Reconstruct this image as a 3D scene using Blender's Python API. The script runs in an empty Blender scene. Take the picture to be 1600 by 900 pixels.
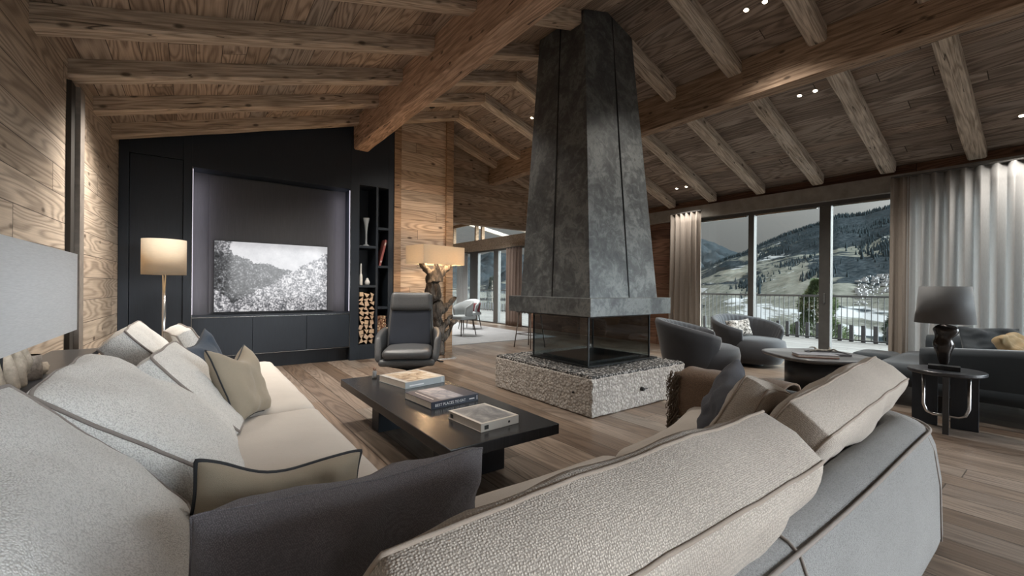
import bpy, bmesh, math, random
from mathutils import Vector, Matrix, Euler, noise as mnoise
random.seed(7)
PI = math.pi
D = bpy.data
SC = bpy.context.scene
COL = SC.collection
R = math.radians

# ------------------------------------------------------------------ helpers
def tag(o, label=None, cat=None, group=None, kind=None):
    if label: o['label'] = label
    if cat: o['category'] = cat
    if group: o['group'] = group
    if kind: o['kind'] = kind
    return o

def empty(name, loc=(0, 0, 0), rz=0.0, label=None, cat=None, group=None, rot=None):
    o = D.objects.new(name, None)
    o.empty_display_size = .1
    o.location = loc
    o.rotation_euler = rot if rot else (0, 0, rz)
    COL.objects.link(o)
    return tag(o, label, cat, group)

def link(name, me, mat=None, parent=None, smooth=False, loc=None, rot=None):
    if mat is not None:
        if isinstance(mat, (list, tuple)):
            for m in mat: me.materials.append(m)
        else:
            me.materials.append(mat)
    if smooth:
        for p in me.polygons: p.use_smooth = True
    o = D.objects.new(name, me)
    COL.objects.link(o)
    if parent: o.parent = parent
    if loc: o.location = loc
    if rot: o.rotation_euler = rot
    return o

def obj(name, bm, mat=None, parent=None, smooth=False, loc=None, rot=None, bev=0, seg=2):
    bmesh.ops.recalc_face_normals(bm, faces=bm.faces)
    me = D.meshes.new(name)
    bm.to_mesh(me); bm.free()
    o = link(name, me, mat, parent, smooth, loc, rot)
    if bev:
        m = o.modifiers.new('bevel', 'BEVEL'); m.width = bev; m.segments = seg; m.limit_method = 'ANGLE'
        m.harden_normals = False
    return o

def copy_tree(o, parent=None):
    c = o.copy(); COL.objects.link(c)
    if parent: c.parent = parent
    for ch in list(o.children): copy_tree(ch, c)
    return c

def box(bm, x0, x1, y0, y1, z0, z1, M=None):
    v = [bm.verts.new(Vector(p) if M is None else M @ Vector(p)) for p in
         ((x0, y0, z0), (x1, y0, z0), (x1, y1, z0), (x0, y1, z0), (x0, y0, z1), (x1, y0, z1), (x1, y1, z1), (x0, y1, z1))]
    for f in ((0, 3, 2, 1), (4, 5, 6, 7), (0, 1, 5, 4), (1, 2, 6, 5), (2, 3, 7, 6), (3, 0, 4, 7)):
        bm.faces.new([v[i] for i in f])
    return v

def boxo(name, b, mat, parent=None, bev=.003, seg=2, **k):
    bm = bmesh.new(); box(bm, *b)
    return obj(name, bm, mat, parent, bev=bev, seg=seg, **k)

def prism(bm, pts, z0, z1, M=None):
    """pts polygon in xy extruded z0..z1"""
    a = [bm.verts.new((M @ Vector((p[0], p[1], z0))) if M else (p[0], p[1], z0)) for p in pts]
    b = [bm.verts.new((M @ Vector((p[0], p[1], z1))) if M else (p[0], p[1], z1)) for p in pts]
    n = len(pts)
    bm.faces.new(a[::-1]); bm.faces.new(b)
    for i in range(n): bm.faces.new((a[i], a[(i + 1) % n], b[(i + 1) % n], b[i]))

def lathe(bm, prof, n=40, cx=0, cy=0, sx=1, sy=1, M=None, power=None):
    rings = []
    for r, z in prof:
        ring = []
        for i in range(n):
            a = 2 * PI * i / n
            c, s = math.cos(a), math.sin(a)
            if power:
                c = math.copysign(abs(c) ** (2 / power), c); s = math.copysign(abs(s) ** (2 / power), s)
            p = Vector((cx + r * c * sx, cy + r * s * sy, z))
            ring.append(bm.verts.new(M @ p if M else p))
        rings.append(ring)
    for a, b in zip(rings, rings[1:]):
        for i in range(n): bm.faces.new((a[i], a[(i + 1) % n], b[(i + 1) % n], b[i]))
    if prof[0][0] > 1e-4: bm.faces.new(rings[0][::-1])
    if prof[-1][0] > 1e-4: bm.faces.new(rings[-1])

def tube(bm, pts, r, n=8, closed=False, radii=None):
    pts = [Vector(p) for p in pts]
    N = len(pts); rings = []
    up = Vector((0, 0, 1)); last = None
    for i, p in enumerate(pts):
        if closed: t = pts[(i + 1) % N] - pts[i - 1]
        else: t = pts[min(i + 1, N - 1)] - pts[max(i - 1, 0)]
        if t.length < 1e-9: t = Vector((1, 0, 0))
        t.normalize()
        if last is None:
            a = t.orthogonal().normalized()
        else:
            a = (last - t * last.dot(t))
            if a.length < 1e-6: a = t.orthogonal()
            a.normalize()
        last = a; b = t.cross(a)
        rr = radii[i] if radii else r
        rings.append([bm.verts.new(p + (a * math.cos(2 * PI * k / n) + b * math.sin(2 * PI * k / n)) * rr) for k in range(n)])
    m = N if closed else N - 1
    for i in range(m):
        A, B = rings[i], rings[(i + 1) % N]
        off = 0
        if closed and i == N - 1:
            off = min(range(n), key=lambda o_: (A[0].co - B[o_].co).length)
        for k in range(n): bm.faces.new((A[k], A[(k + 1) % n], B[(k + 1 + off) % n], B[(k + off) % n]))
    if not closed:
        bm.faces.new(rings[0][::-1]); bm.faces.new(rings[-1])

def rbox_bm(sx, sy, sz, r, n=(10, 10, 6), puff=0.0, seed=0, wr=0.0, taper=None):
    """rounded, slightly puffed box centred at origin"""
    bm = bmesh.new()
    hx, hy, hz = sx / 2, sy / 2, sz / 2
    vs = {}
    def V(i, j, k):
        key = (i, j, k)
        if key in vs: return vs[key]
        u, v, w = 2 * i / n[0] - 1, 2 * j / n[1] - 1, 2 * k / n[2] - 1
        # denser near the edges
        e = lambda t: math.copysign(1 - (1 - abs(t)) ** 1.35, t)
        u, v, w = e(u), e(v), e(w)
        p = Vector((u * hx, v * hy, w * hz))
        c = Vector((max(-hx + r, min(hx - r, p.x)), max(-hy + r, min(hy - r, p.y)), max(-hz + r, min(hz - r, p.z))))
        d = p - c
        if d.length > 1e-9: p = c + d.normalized() * r
        if puff:
            p.z += puff * (1 - u * u) * (1 - v * v) * (1 if w > 0 else .2) * abs(w)
            p.y += puff * .4 * (1 - u * u) * (1 - w * w) * v
            p.x += puff * .4 * (1 - v * v) * (1 - w * w) * u
        if wr:
            q = p * 5 + Vector((seed, seed * 2.3, 0))
            p += Vector((mnoise.noise(q), mnoise.noise(q + Vector((9, 0, 0))), mnoise.noise(q + Vector((0, 9, 0))))) * wr
        if taper: p = taper(p)
        vs[key] = bm.verts.new(p); return vs[key]
    I, J, K = n
    for i in range(I):
        for j in range(J):
            bm.faces.new((V(i, j, 0), V(i, j + 1, 0), V(i + 1, j + 1, 0), V(i + 1, j, 0)))
            bm.faces.new((V(i, j, K), V(i + 1, j, K), V(i + 1, j + 1, K), V(i, j + 1, K)))
    for i in range(I):
        for k in range(K):
            bm.faces.new((V(i, 0, k), V(i + 1, 0, k), V(i + 1, 0, k + 1), V(i, 0, k + 1)))
            bm.faces.new((V(i, J, k), V(i, J, k + 1), V(i + 1, J, k + 1), V(i + 1, J, k)))
    for j in range(J):
        for k in range(K):
            bm.faces.new((V(0, j, k), V(0, j, k + 1), V(0, j + 1, k + 1), V(0, j + 1, k)))
            bm.faces.new((V(I, j, k), V(I, j + 1, k), V(I, j + 1, k + 1), V(I, j, k + 1)))
    return bm

def rbox(name, c, size, r, mat, parent=None, rot=(0, 0, 0), **k):
    return obj(name, rbox_bm(*size, r, **k), mat, parent, smooth=True, loc=c, rot=rot)

# ------------------------------------------------------------------ materials
class NT:
    def __init__(s, name):
        s.m = D.materials.new(name); s.m.use_nodes = True
        s.t = s.m.node_tree; s.t.nodes.clear()
        s.out = s.t.nodes.new('ShaderNodeOutputMaterial')
    def n(s, typ, **k):
        nd = s.t.nodes.new('ShaderNode' + typ)
        for a, b in k.items(): setattr(nd, a, b)
        return nd
    def l(s, a, b): s.t.links.new(a, b)
    def sock(s, v, inp):
        if hasattr(v, 'is_output') or hasattr(v, 'links'): s.l(v, inp)
        else: inp.default_value = v
    def math(s, op, a, b=0.0, c=None):
        nd = s.n('Math', operation=op)
        s.sock(a, nd.inputs[0]); s.sock(b, nd.inputs[1])
        if c is not None: s.sock(c, nd.inputs[2])
        return nd.outputs[0]
    def comb(s, x, y, z):
        nd = s.n('CombineXYZ')
        for i, v in enumerate((x, y, z)): s.sock(v, nd.inputs[i])
        return nd.outputs[0]
    def ramp(s, f, stops, interp='LINEAR'):
        nd = s.n('ValToRGB'); s.l(f, nd.inputs[0]); e = nd.color_ramp.elements
        nd.color_ramp.interpolation = interp
        while len(e) < len(stops): e.new(.5)
        for i, (p, c) in enumerate(stops):
            e[i].position = p; e[i].color = (*c, 1) if len(c) == 3 else c
        return nd.outputs[0]
    def mix(s, f, a, b, typ='MIX'):
        nd = s.n('MixRGB', blend_type=typ)
        s.sock(f, nd.inputs[0])
        for v, i in ((a, 1), (b, 2)):
            if isinstance(v, tuple): nd.inputs[i].default_value = (*v, 1) if len(v) == 3 else v
            else: s.l(v, nd.inputs[i])
        return nd.outputs[0]
    def noise(s, vec, scale=1, detail=3, rough=.5, dist=0.0):
        nd = s.n('TexNoise'); s.l(vec, nd.inputs['Vector'])
        nd.inputs['Scale'].default_value = scale; nd.inputs['Detail'].default_value = detail
        nd.inputs['Roughness'].default_value = rough; nd.inputs['Distortion'].default_value = dist
        return nd.outputs['Fac']
    def obco(s, kind='Object'):
        return s.n('TexCoord').outputs[kind]
    def bsdf(s, color, rough=.6, metal=0.0, bump=None, bstr=.3, bdist=.01, spec=.5, sheen=0.0, **k):
        b = s.n('BsdfPrincipled')
        if isinstance(color, tuple): b.inputs['Base Color'].default_value = (*color, 1)
        else: s.l(color, b.inputs['Base Color'])
        s.sock(rough, b.inputs['Roughness']); s.sock(metal, b.inputs['Metallic'])
        b.inputs['Specular IOR Level'].default_value = spec
        if sheen: b.inputs['Sheen Weight'].default_value = sheen; b.inputs['Sheen Roughness'].default_value = .4
        for a, v in k.items(): b.inputs[a.replace('_', ' ')].default_value = v
        if bump is not None:
            bn = s.n('Bump'); bn.inputs['Strength'].default_value = bstr; bn.inputs['Distance'].default_value = bdist
            s.l(bump, bn.inputs['Height']); s.l(bn.outputs[0], b.inputs['Normal'])
        s.l(b.outputs[0], s.out.inputs[0]); s.b = b
        return s.m

def plank(name, along, across, width, cols, rough=.75, length=2.6, gap=.025, gscale=1.0, contrast=.55,
          knots=True, bstr=.35, spec=.3, gapcol=(.02, .014, .01), third=None, ringf=52.0):
    t = NT(name)
    sp = t.n('SeparateXYZ'); t.l(t.obco(), sp.inputs[0])
    ax = {'X': 0, 'Y': 1, 'Z': 2}
    a, b = sp.outputs[ax[along]], sp.outputs[ax[across]]
    v = t.math('DIVIDE', b, width); bi = t.math('FLOOR', v)
    wn = t.n('TexWhiteNoise', noise_dimensions='1D'); t.l(bi, wn.inputs['W'])
    a2 = t.math('MULTIPLY_ADD', wn.outputs['Value'], 11.0, a)
    al = t.math('DIVIDE', a2, length); ji = t.math('FLOOR', al)
    w2 = t.n('TexWhiteNoise', noise_dimensions='2D'); t.l(t.comb(bi, ji, 0.0), w2.inputs['Vector'])
    idv = w2.outputs['Value']
    off = t.math('MULTIPLY', idv, 37.0)
    vec = t.comb(t.math('MULTIPLY', a2, .55 * gscale), t.math('MULTIPLY', b, 5.0 * gscale), off)
    n1 = t.noise(vec, 1, 1.2, .4, .12)
    rings = t.math('SINE', t.math('MULTIPLY', n1, ringf * 2))
    rings = t.math('MULTIPLY_ADD', rings, .5, .5)
    vec2 = t.comb(t.math('MULTIPLY', a2, 2.5), t.math('MULTIPLY', b, 110.0), off)
    n2 = t.noise(vec2, 1, 3, .6)
    n3 = t.noise(t.comb(t.math('MULTIPLY', a2, 1.3), t.math('MULTIPLY', b, 3.0), off), 1, 3, .6)
    base = t.ramp(idv, [(i / (len(cols) - 1), c) for i, c in enumerate(cols)])
    g = t.math('MULTIPLY', t.math('POWER', rings, 1.6), contrast)
    g = t.math('MULTIPLY_ADD', t.ramp(n2, [(.35, (0, 0, 0)), (.65, (1, 1, 1))]), contrast * .45, g)
    col = t.mix(t.math('MINIMUM', g, 1.0), t.mix(1.0, base, (1.25, 1.22, 1.2), 'MULTIPLY'), t.mix(1.0, base, (.36, .32, .30), 'MULTIPLY'))
    col = t.mix(t.ramp(n3, [(.42, (0, 0, 0)), (.75, (.5, .5, .5))]), col, t.mix(1.0, base, (.55, .52, .5), 'MULTIPLY'))
    if knots:
        vo = t.n('TexVoronoi'); vo.inputs['Scale'].default_value = 1.0
        t.l(t.comb(t.math('MULTIPLY', a2, 2.2), t.math('MULTIPLY', b, 5.0), off), vo.inputs['Vector'])
        kn = t.ramp(vo.outputs['Distance'], [(.06, (.85, .85, .85)), (.13, (0, 0, 0))])
        col = t.mix(kn, col, (.05, .03, .02))
    fr = t.math('FRACT', v); e1 = t.math('ABSOLUTE', t.math('SUBTRACT', fr, .5))
    gm = t.math('GREATER_THAN', e1, .5 - gap / 2)
    fr2 = t.math('FRACT', al); e2 = t.math('ABSOLUTE', t.math('SUBTRACT', fr2, .5))
    gm = t.math('MAXIMUM', gm, t.math('GREATER_THAN', e2, .5 - .0012))
    col = t.mix(t.math('MULTIPLY', gm, .85), col, gapcol)
    h = t.math('SUBTRACT', t.math('MULTIPLY_ADD', rings, -.35, t.math('MULTIPLY', n2, -.5)), t.math('MULTIPLY', gm, 3.0))
    r = t.math('MULTIPLY_ADD', n2, .25, rough - .12)
    return t.bsdf(col, r, bump=h, bstr=bstr, bdist=.004, spec=spec)

def beamwood(name, cols, contrast=.62):
    """hewn timber: grain along the object's own X axis"""
    t = NT(name)
    sp = t.n('SeparateXYZ'); t.l(t.obco(), sp.inputs[0])
    oi = t.n('ObjectInfo'); rnd = oi.outputs['Random']
    off = t.math('MULTIPLY', rnd, 50.0)
    x, y, z = sp.outputs
    n1 = t.noise(t.comb(t.math('MULTIPLY_ADD', x, .9, off), t.math('MULTIPLY', y, 9.0), t.math('MULTIPLY', z, 9.0)), 1, 2, .5, .3)
    rings = t.math('MULTIPLY_ADD', t.math('SINE', t.math('MULTIPLY', n1, 46.0)), .5, .5)
    n2 = t.noise(t.comb(t.math('MULTIPLY_ADD', x, 3.0, off), t.math('MULTIPLY', y, 70.0), t.math('MULTIPLY', z, 70.0)), 1, 3, .6)
    n3 = t.noise(t.comb(t.math('MULTIPLY_ADD', x, 1.1, off), t.math('MULTIPLY', y, 3.0), t.math('MULTIPLY', z, 3.0)), 1, 4, .6)
    base = t.ramp(t.math('FRACT', t.math('MULTIPLY_ADD', rnd, 1.0, t.math('MULTIPLY', n3, .5))), [(i / (len(cols) - 1), c) for i, c in enumerate(cols)])
    g = t.math('MULTIPLY_ADD', rings, contrast * .7, t.math('MULTIPLY', t.ramp(n2, [(.4, (0, 0, 0)), (.62, (1, 1, 1))]), contrast * .7))
    col = t.mix(g, t.mix(1.0, base, (1.2, 1.2, 1.2), 'MULTIPLY'), t.mix(1.0, base, (.4, .36, .33), 'MULTIPLY'))
    # drying cracks
    cr = t.noise(t.comb(t.math('MULTIPLY_ADD', x, .7, off), t.math('MULTIPLY', y, 14.0), t.math('MULTIPLY', z, 14.0)), 1, 1, .4)
    crk = t.ramp(cr, [(.492, (0, 0, 0)), (.499, (1, 1, 1)), (.503, (1, 1, 1)), (.51, (0, 0, 0))])
    brk = t.noise(t.comb(t.math('MULTIPLY_ADD', x, 1.0, off), y, z), 1.1, 2)
    crk = t.math('MULTIPLY', crk, t.math('GREATER_THAN', brk, .5))
    col = t.mix(t.math('MULTIPLY', crk, .85), col, (.025, .018, .013))
    vo = t.n('TexVoronoi'); vo.inputs['Scale'].default_value = 1.0
    t.l(t.comb(t.math('MULTIPLY_ADD', x, 3.0, off), t.math('MULTIPLY', y, 6.0), t.math('MULTIPLY', z, 6.0)), vo.inputs['Vector'])
    col = t.mix(t.ramp(vo.outputs['Distance'], [(.07, (.8, .8, .8)), (.14, (0, 0, 0))]), col, (.07, .05, .035))
    h = t.math('SUBTRACT', t.math('MULTIPLY_ADD', rings, -.3, t.math('MULTIPLY', n2, -.7)), t.math('MULTIPLY', crk, 3.0))
    return t.bsdf(col, .8, bump=h, bstr=.5, bdist=.006, spec=.25)

def fabric(name, col, scale=260, var=.12, bstr=.5, weave='boucle', rough=.95, sheen=.15, tint=None):
    t = NT(name); co = t.obco()
    n1 = t.noise(co, 3.0, 3, .6)
    c = t.mix(t.ramp(n1, [(.3, (0, 0, 0)), (.7, (1, 1, 1))]), tuple(x * (1 - var) for x in col), tuple(min(1, x * (1 + var)) for x in col))
    if weave == 'boucle':
        vo = t.n('TexVoronoi', feature='F1'); vo.inputs['Scale'].default_value = scale; t.l(co, vo.inputs['Vector'])
        h = t.math('SUBTRACT', 1.0, vo.outputs['Distance'])
        h = t.math('MULTIPLY_ADD', t.noise(co, scale * .45, 2), .7, h)
        c = t.mix(t.ramp(h, [(.55, (.55, .55, .55)), (1.2, (0, 0, 0))]), c, tuple(x * .5 for x in col))
    elif weave == 'twill':
        sp = t.n('SeparateXYZ'); t.l(co, sp.inputs[0])
        vv = t.comb(t.math('ADD', sp.outputs[0], t.math('MULTIPLY', sp.outputs[2], .6)), sp.outputs[1], t.math('SUBTRACT', sp.outputs[2], t.math('MULTIPLY', sp.outputs[0], .6)))
        mp = t.n('VectorMath', operation='MULTIPLY'); t.l(vv, mp.inputs[0]); mp.inputs[1].default_value = (.55, .8, 1.15)
        vo = t.n('TexVoronoi', feature='F1'); vo.inputs['Scale'].default_value = scale; vo.inputs['Randomness'].default_value = .55; t.l(mp.outputs[0], vo.inputs['Vector'])
        h = t.math('SUBTRACT', 1.0, vo.outputs['Distance'])
        c = t.mix(t.ramp(h, [(.45, (.9, .9, .9)), (.8, (0, 0, 0))]), c, tuple(x * .5 for x in col))
    else:
        h = t.noise(co, scale, 2, .6)
        c = t.mix(t.ramp(h, [(.35, (.3, .3, .3)), (.65, (0, 0, 0))]), c, tuple(x * .6 for x in col))
    return t.bsdf(c, rough, bump=h, bstr=bstr, bdist=.0025, spec=.2, sheen=sheen)

def plain(name, col, rough=.5, metal=0.0, var=.0, spec=.5, nscale=8, bstr=0, **k):
    t = NT(name)
    if var or bstr:
        n = t.noise(t.obco(), nscale, 4, .6)
        c = t.mix(t.ramp(n, [(.3, (0, 0, 0)), (.7, (1, 1, 1))]), tuple(x * (1 - var) for x in col), tuple(x * (1 + var) for x in col))
        return t.bsdf(c, rough, metal, bump=n if bstr else None, bstr=bstr, bdist=.01, spec=spec, **k)
    return t.bsdf(col, rough, metal, spec=spec, **k)

def emit(name, col, strength):
    t = NT(name); e = t.n('Emission'); e.inputs[0].default_value = (*col, 1); e.inputs[1].default_value = strength
    t.l(e.outputs[0], t.out.inputs[0]); return t.m

def glass_mat(name, tint=(.93, .96, .95), ior=1.45, rough=0.0, boost=1.0):
    t = NT(name)
    tr = t.n('BsdfTransparent'); tr.inputs[0].default_value = (*tint, 1)
    gl = t.n('BsdfGlossy'); gl.inputs['Roughness'].default_value = rough; gl.inputs[0].default_value = (boost, boost, boost, 1)
    fr = t.n('Fresnel'); fr.inputs[0].default_value = ior
    mx = t.n('MixShader'); ge = t.n('NewGeometry'); t.l(t.math('MULTIPLY', fr.outputs[0], t.math('SUBTRACT', 1.0, ge.outputs['Backfacing'])), mx.inputs[0]); t.l(tr.outputs[0], mx.inputs[1]); t.l(gl.outputs[0], mx.inputs[2])
    t.l(mx.outputs[0], t.out.inputs[0]); return t.m

def curtain_mat(name, col, trans=.35):
    t = NT(name); co = t.obco()
    sp = t.n('SeparateXYZ'); t.l(co, sp.inputs[0])
    n = t.noise(t.comb(t.math('MULTIPLY', sp.outputs[0], 300.0), t.math('MULTIPLY', sp.outputs[1], 300.0), t.math('MULTIPLY', sp.outputs[2], 20.0)), 1, 2)
    c = t.mix(n, tuple(x * .8 for x in col), tuple(min(1, x * 1.15) for x in col))
    d = t.n('BsdfDiffuse'); t.l(c, d.inputs[0]); tr = t.n('BsdfTranslucent'); t.l(c, tr.inputs[0])
    mx = t.n('MixShader'); mx.inputs[0].default_value = trans
    t.l(d.outputs[0], mx.inputs[1]); t.l(tr.outputs[0], mx.inputs[2]); t.l(mx.outputs[0], t.out.inputs[0]); return t.m

M = {}
M['ceil'] = plank('ceiling_boards', 'Y', 'X', .19, [(.25, .19, .145), (.36, .28, .215), (.46, .36, .28), (.34, .295, .255), (.42, .31, .23)], length=3.2, contrast=.6, gap=.03)
M['ceilgrey'] = plank('ceiling_boards_weathered', 'Y', 'X', .15, [(.22, .18, .15), (.30, .25, .21), (.37, .315, .27), (.26, .225, .20), (.32, .25, .20)], length=3.6, contrast=.6, gap=.03)
M['wallY'] = plank('wall_boards_side', 'Y', 'Z', .21, [(.42, .345, .27), (.50, .42, .335), (.56, .475, .385), (.46, .395, .32), (.52, .42, .33)], length=3.4, contrast=.5, knots=True)
M['wallX'] = plank('wall_boards_end', 'X', 'Z', .17, [(.36, .28, .21), (.47, .37, .285), (.53, .43, .335), (.40, .33, .26), (.49, .36, .265)], length=2.2, contrast=.52)
M['facade'] = plank('facade_boards', 'Y', 'Z', .19, [(.12, .065, .045), (.19, .105, .07), (.23, .135, .09)], length=3, contrast=.55)
M['floor'] = plank('oak_floor', 'Y', 'X', .21, [(.105, .075, .055), (.16, .12, .09), (.24, .195, .16), (.15, .12, .098), (.20, .15, .113), (.22, .195, .17)], rough=.33, length=2.4, gap=.035, gscale=.9, contrast=.45, knots=False, bstr=.18, spec=.5)
M['deck'] = plank('balcony_deck', 'Y', 'X', .14, [(.15, .15, .15), (.20, .20, .195), (.17, .165, .16)], rough=.7, length=3, contrast=.35, knots=False)
M['rafter'] = beamwood('rafter_timber', [(.46, .37, .29), (.58, .47, .37), (.52, .44, .36), (.62, .50, .39)])
M['greyrafter'] = beamwood('weathered_rafter_timber', [(.54, .47, .39), (.64, .565, .48), (.58, .52, .45)])
M['purlin'] = beamwood('purlin_timber', [(.44, .29, .20), (.56, .38, .275), (.48, .33, .235)])
M['purlinR'] = beamwood('window_purlin_timber', [(.33, .235, .17), (.42, .30, .21), (.36, .265, .20)])
M['post'] = beamwood('post_timber', [(.30, .20, .13), (.38, .26, .17)])
M['black'] = None
def blackwood(name, col=(.015, .020, .028), rough=.42):
    t = NT(name); sp = t.n('SeparateXYZ'); t.l(t.obco(), sp.inputs[0])
    n = t.noise(t.comb(t.math('MULTIPLY', sp.outputs[0], 160.0), t.math('MULTIPLY', sp.outputs[1], 160.0), t.math('MULTIPLY', sp.outputs[2], 5.0)), 1, 3, .6)
    c = t.mix(n, tuple(x * .7 for x in col), tuple(x * 1.5 for x in col))
    return t.bsdf(c, rough, bump=n, bstr=.15, bdist=.002, spec=.4)
M['black'] = blackwood('black_stained_oak')
M['blackin'] = blackwood('black_oak_niche_back', (.05, .05, .055), .5)
M['tabletop'] = blackwood('table_black_oak', (.028, .028, .03), .22)
M['darktab'] = plain('dark_lacquer', (.035, .037, .042), .3, var=.15)
M['sofa'] = fabric('sofa_fabric_light', (.24, .238, .235), 300, .08, .6)
M['sofaseat'] = fabric('seat_fabric_sand', (.50, .455, .41), 420, .06, .4, 'weave')
M['cush'] = fabric('cushion_boucle', (.69, .675, .65), 230, .08, .9)
M['twill'] = fabric('cushion_twill', (.64, .57, .50), 330, .12, .7, 'twill')
M['pipe'] = fabric('piping_fabric', (.24, .21, .19), 500, .05, .3, 'weave')
M['pipelight'] = fabric('piping_light', (.33, .275, .23), 500, .05, .3, 'weave')
M['blackpipe'] = plain('black_piping', (.012, .014, .018), .7)
M['olive'] = fabric('olive_linen', (.33, .28, .215), 520, .08, .35, 'weave')
M['navy'] = fabric('navy_linen', (.045, .06, .085), 520, .15, .4, 'weave')
M['denim'] = fabric('charcoal_wool', (.26, .245, .265), 420, .28, .6, 'twill')
M['velvet'] = fabric('grey_velvet', (.05, .053, .06), 500, .1, .2, 'weave', rough=.75, sheen=.22)
M['velvetR'] = fabric('petrol_velvet', (.038, .048, .058), 500, .12, .2, 'weave', rough=.7, sheen=.4)
M['leather'] = plain('grey_leather', (.062, .064, .067), .42, var=.12, nscale=60, bstr=.12)
M['darkfab'] = fabric('dark_grey_rib_fabric', (.035, .04, .052), 400, .1, .4, 'weave')
M['steel'] = plain('patinated_steel', (.045, .046, .05), .42, .55, var=.35, nscale=4, bstr=.05)
def steel_mat():
    t = NT('raw_steel_hood'); co = t.obco()
    n = t.noise(co, 2.4, 6, .65, .6); n2 = t.noise(co, 9, 5, .7, 1.2)
    f = t.math('MULTIPLY_ADD', n2, .5, t.math('MULTIPLY', n, .6))
    c = t.ramp(f, [(.40, (.05, .054, .058)), (.54, (.10, .108, .112)), (.64, (.19, .205, .205)), (.72, (.10, .104, .102))])
    r = t.math('MULTIPLY_ADD', n2, .4, .28)
    return t.bsdf(c, r, .35, bump=n2, bstr=.06, bdist=.01, spec=.5)
M['hood'] = steel_mat()
M['chrome'] = plain('brushed_chrome', (.6, .6, .6), .22, 1.0)
M['blackmetal'] = plain('black_metal', (.02, .021, .023), .4, .5)
M['frame'] = plain('grey_window_frame', (.10, .098, .095), .5, .2, var=.1)
M['rail'] = plain('railing_metal', (.11, .115, .12), .5, .4)
M['picket'] = plain('weathered_picket', (.10, .10, .11), .8, var=.2)
M['glass'] = glass_mat('window_glass')
M['fireglass'] = glass_mat('smoked_fire_glass', (.72, .76, .77), 1.5)
M['vaseglass'] = NT('clear_vase_glass').bsdf((.62, .66, .68), .08, spec=1.0, Alpha=.42)
def stone_mat():
    t = NT('rough_hewn_stone'); co = t.obco()
    n = t.noise(co, 20, 5, .7, .8); v = t.n('TexVoronoi'); v.inputs['Scale'].default_value = 38; t.l(co, v.inputs['Vector'])
    h = t.math('MULTIPLY_ADD', v.outputs['Distance'], .8, n)
    c = t.mix(t.ramp(h, [(.5, (0, 0, 0)), (1.1, (1, 1, 1))]), (.60, .57, .53), (.34, .315, .29))
    return t.bsdf(c, .9, bump=h, bstr=1.0, bdist=.02, spec=.2)
M['stone'] = stone_mat()
def gravel_mat():
    t = NT('gravel_topping'); co = t.obco()
    v = t.n('TexVoronoi'); v.inputs['Scale'].default_value = 42; t.l(co, v.inputs['Vector'])
    c = t.ramp(v.outputs['Color'], [(.1, (.10, .10, .10)), (.5, (.34, .33, .32)), (.9, (.60, .58, .56))])
    c = t.mix(t.ramp(v.outputs['Distance'], [(.3, (0, 0, 0)), (.6, (1, 1, 1))]), c, (.03, .03, .03))
    return t.bsdf(c, .85, bump=t.math('SUBTRACT', 1.0, v.outputs['Distance']), bstr=1, bdist=.02)
M['gravel'] = gravel_mat()
def shade_mat(name, col, e, ecol):
    t = NT(name); co = t.obco(); sp = t.n('SeparateXYZ'); t.l(co, sp.inputs[0])
    n = t.noise(t.comb(t.math('MULTIPLY', sp.outputs[0], 20.0), t.math('MULTIPLY', sp.outputs[1], 20.0), t.math('MULTIPLY', sp.outputs[2], 400.0)), 1, 2)
    c = t.mix(n, tuple(x * .75 for x in col), col)
    d = t.n('BsdfDiffuse'); t.l(c, d.inputs[0]); tr = t.n('BsdfTranslucent'); t.l(c, tr.inputs[0])
    mx = t.n('MixShader'); mx.inputs[0].default_value = .4
    t.l(d.outputs[0], mx.inputs[1]); t.l(tr.outputs[0], mx.inputs[2]); t.l(mx.outputs[0], t.out.inputs[0]); return t.m
M['shadew'] = shade_mat('white_linen_shade', (.86, .87, .88), 0, 0)
M['shadeb'] = shade_mat('cream_linen_shade', (.72, .64, .52), 0, 0)
M['shadek'] = plain('grey_silk_shade', (.09, .094, .10), .7, sheen=.3)
M['bulb'] = emit('lamp_bulb', (1, .68, .36), 12)
M['spot'] = emit('spot_lens', (1, .86, .66), 7)
M['led'] = emit('led_strip', (.93, .88, 1.0), .5)
M['rim'] = plain('spot_rim', (.35, .3, .25), .4, .8)
def drift_mat():
    t = NT('driftwood'); co = t.obco(); sp = t.n('SeparateXYZ'); t.l(co, sp.inputs[0])
    n = t.noise(t.comb(t.math('MULTIPLY', sp.outputs[0], 40.0), t.math('MULTIPLY', sp.outputs[1], 40.0), t.math('MULTIPLY', sp.outputs[2], 7.0)), 1, 5, .7, .6)
    c = t.ramp(n, [(.3, (.02, .017, .015)), (.5, (.075, .062, .052)), (.72, (.22, .18, .145))])
    return t.bsdf(c, .8, bump=n, bstr=1.0, bdist=.02)
M['drift'] = drift_mat()
M['palewood'] = plain('pale_driftwood', (.50, .42, .33), .85, var=.35, nscale=25, bstr=.6)
M['bark'] = plain('bark', (.36, .30, .25), .9, var=.4, nscale=40, bstr=.9)
M['cutwood'] = plain('cut_wood', (.62, .47, .31), .8, var=.18, nscale=30)
def log_mat():
    t = NT('firewood'); sp = t.n('SeparateXYZ'); t.l(t.obco(), sp.inputs[0])
    ge = t.n('NewGeometry'); s2 = t.n('SeparateXYZ'); t.l(ge.outputs['Normal'], s2.inputs[0])
    oi = t.n('ObjectInfo')
    face = t.math('GREATER_THAN', t.math('ABSOLUTE', s2.outputs[1]), .8)
    n = t.noise(t.obco(), 60, 3)
    a = t.ramp(oi.outputs['Random'], [(0, (.52, .37, .24)), (.5, (.66, .50, .34)), (1, (.58, .44, .32))])
    a = t.mix(t.math('MULTIPLY', n, .5), a, (.32, .2, .12))
    return t.bsdf(t.mix(face, (.09, .06, .042), a), .85)
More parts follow.
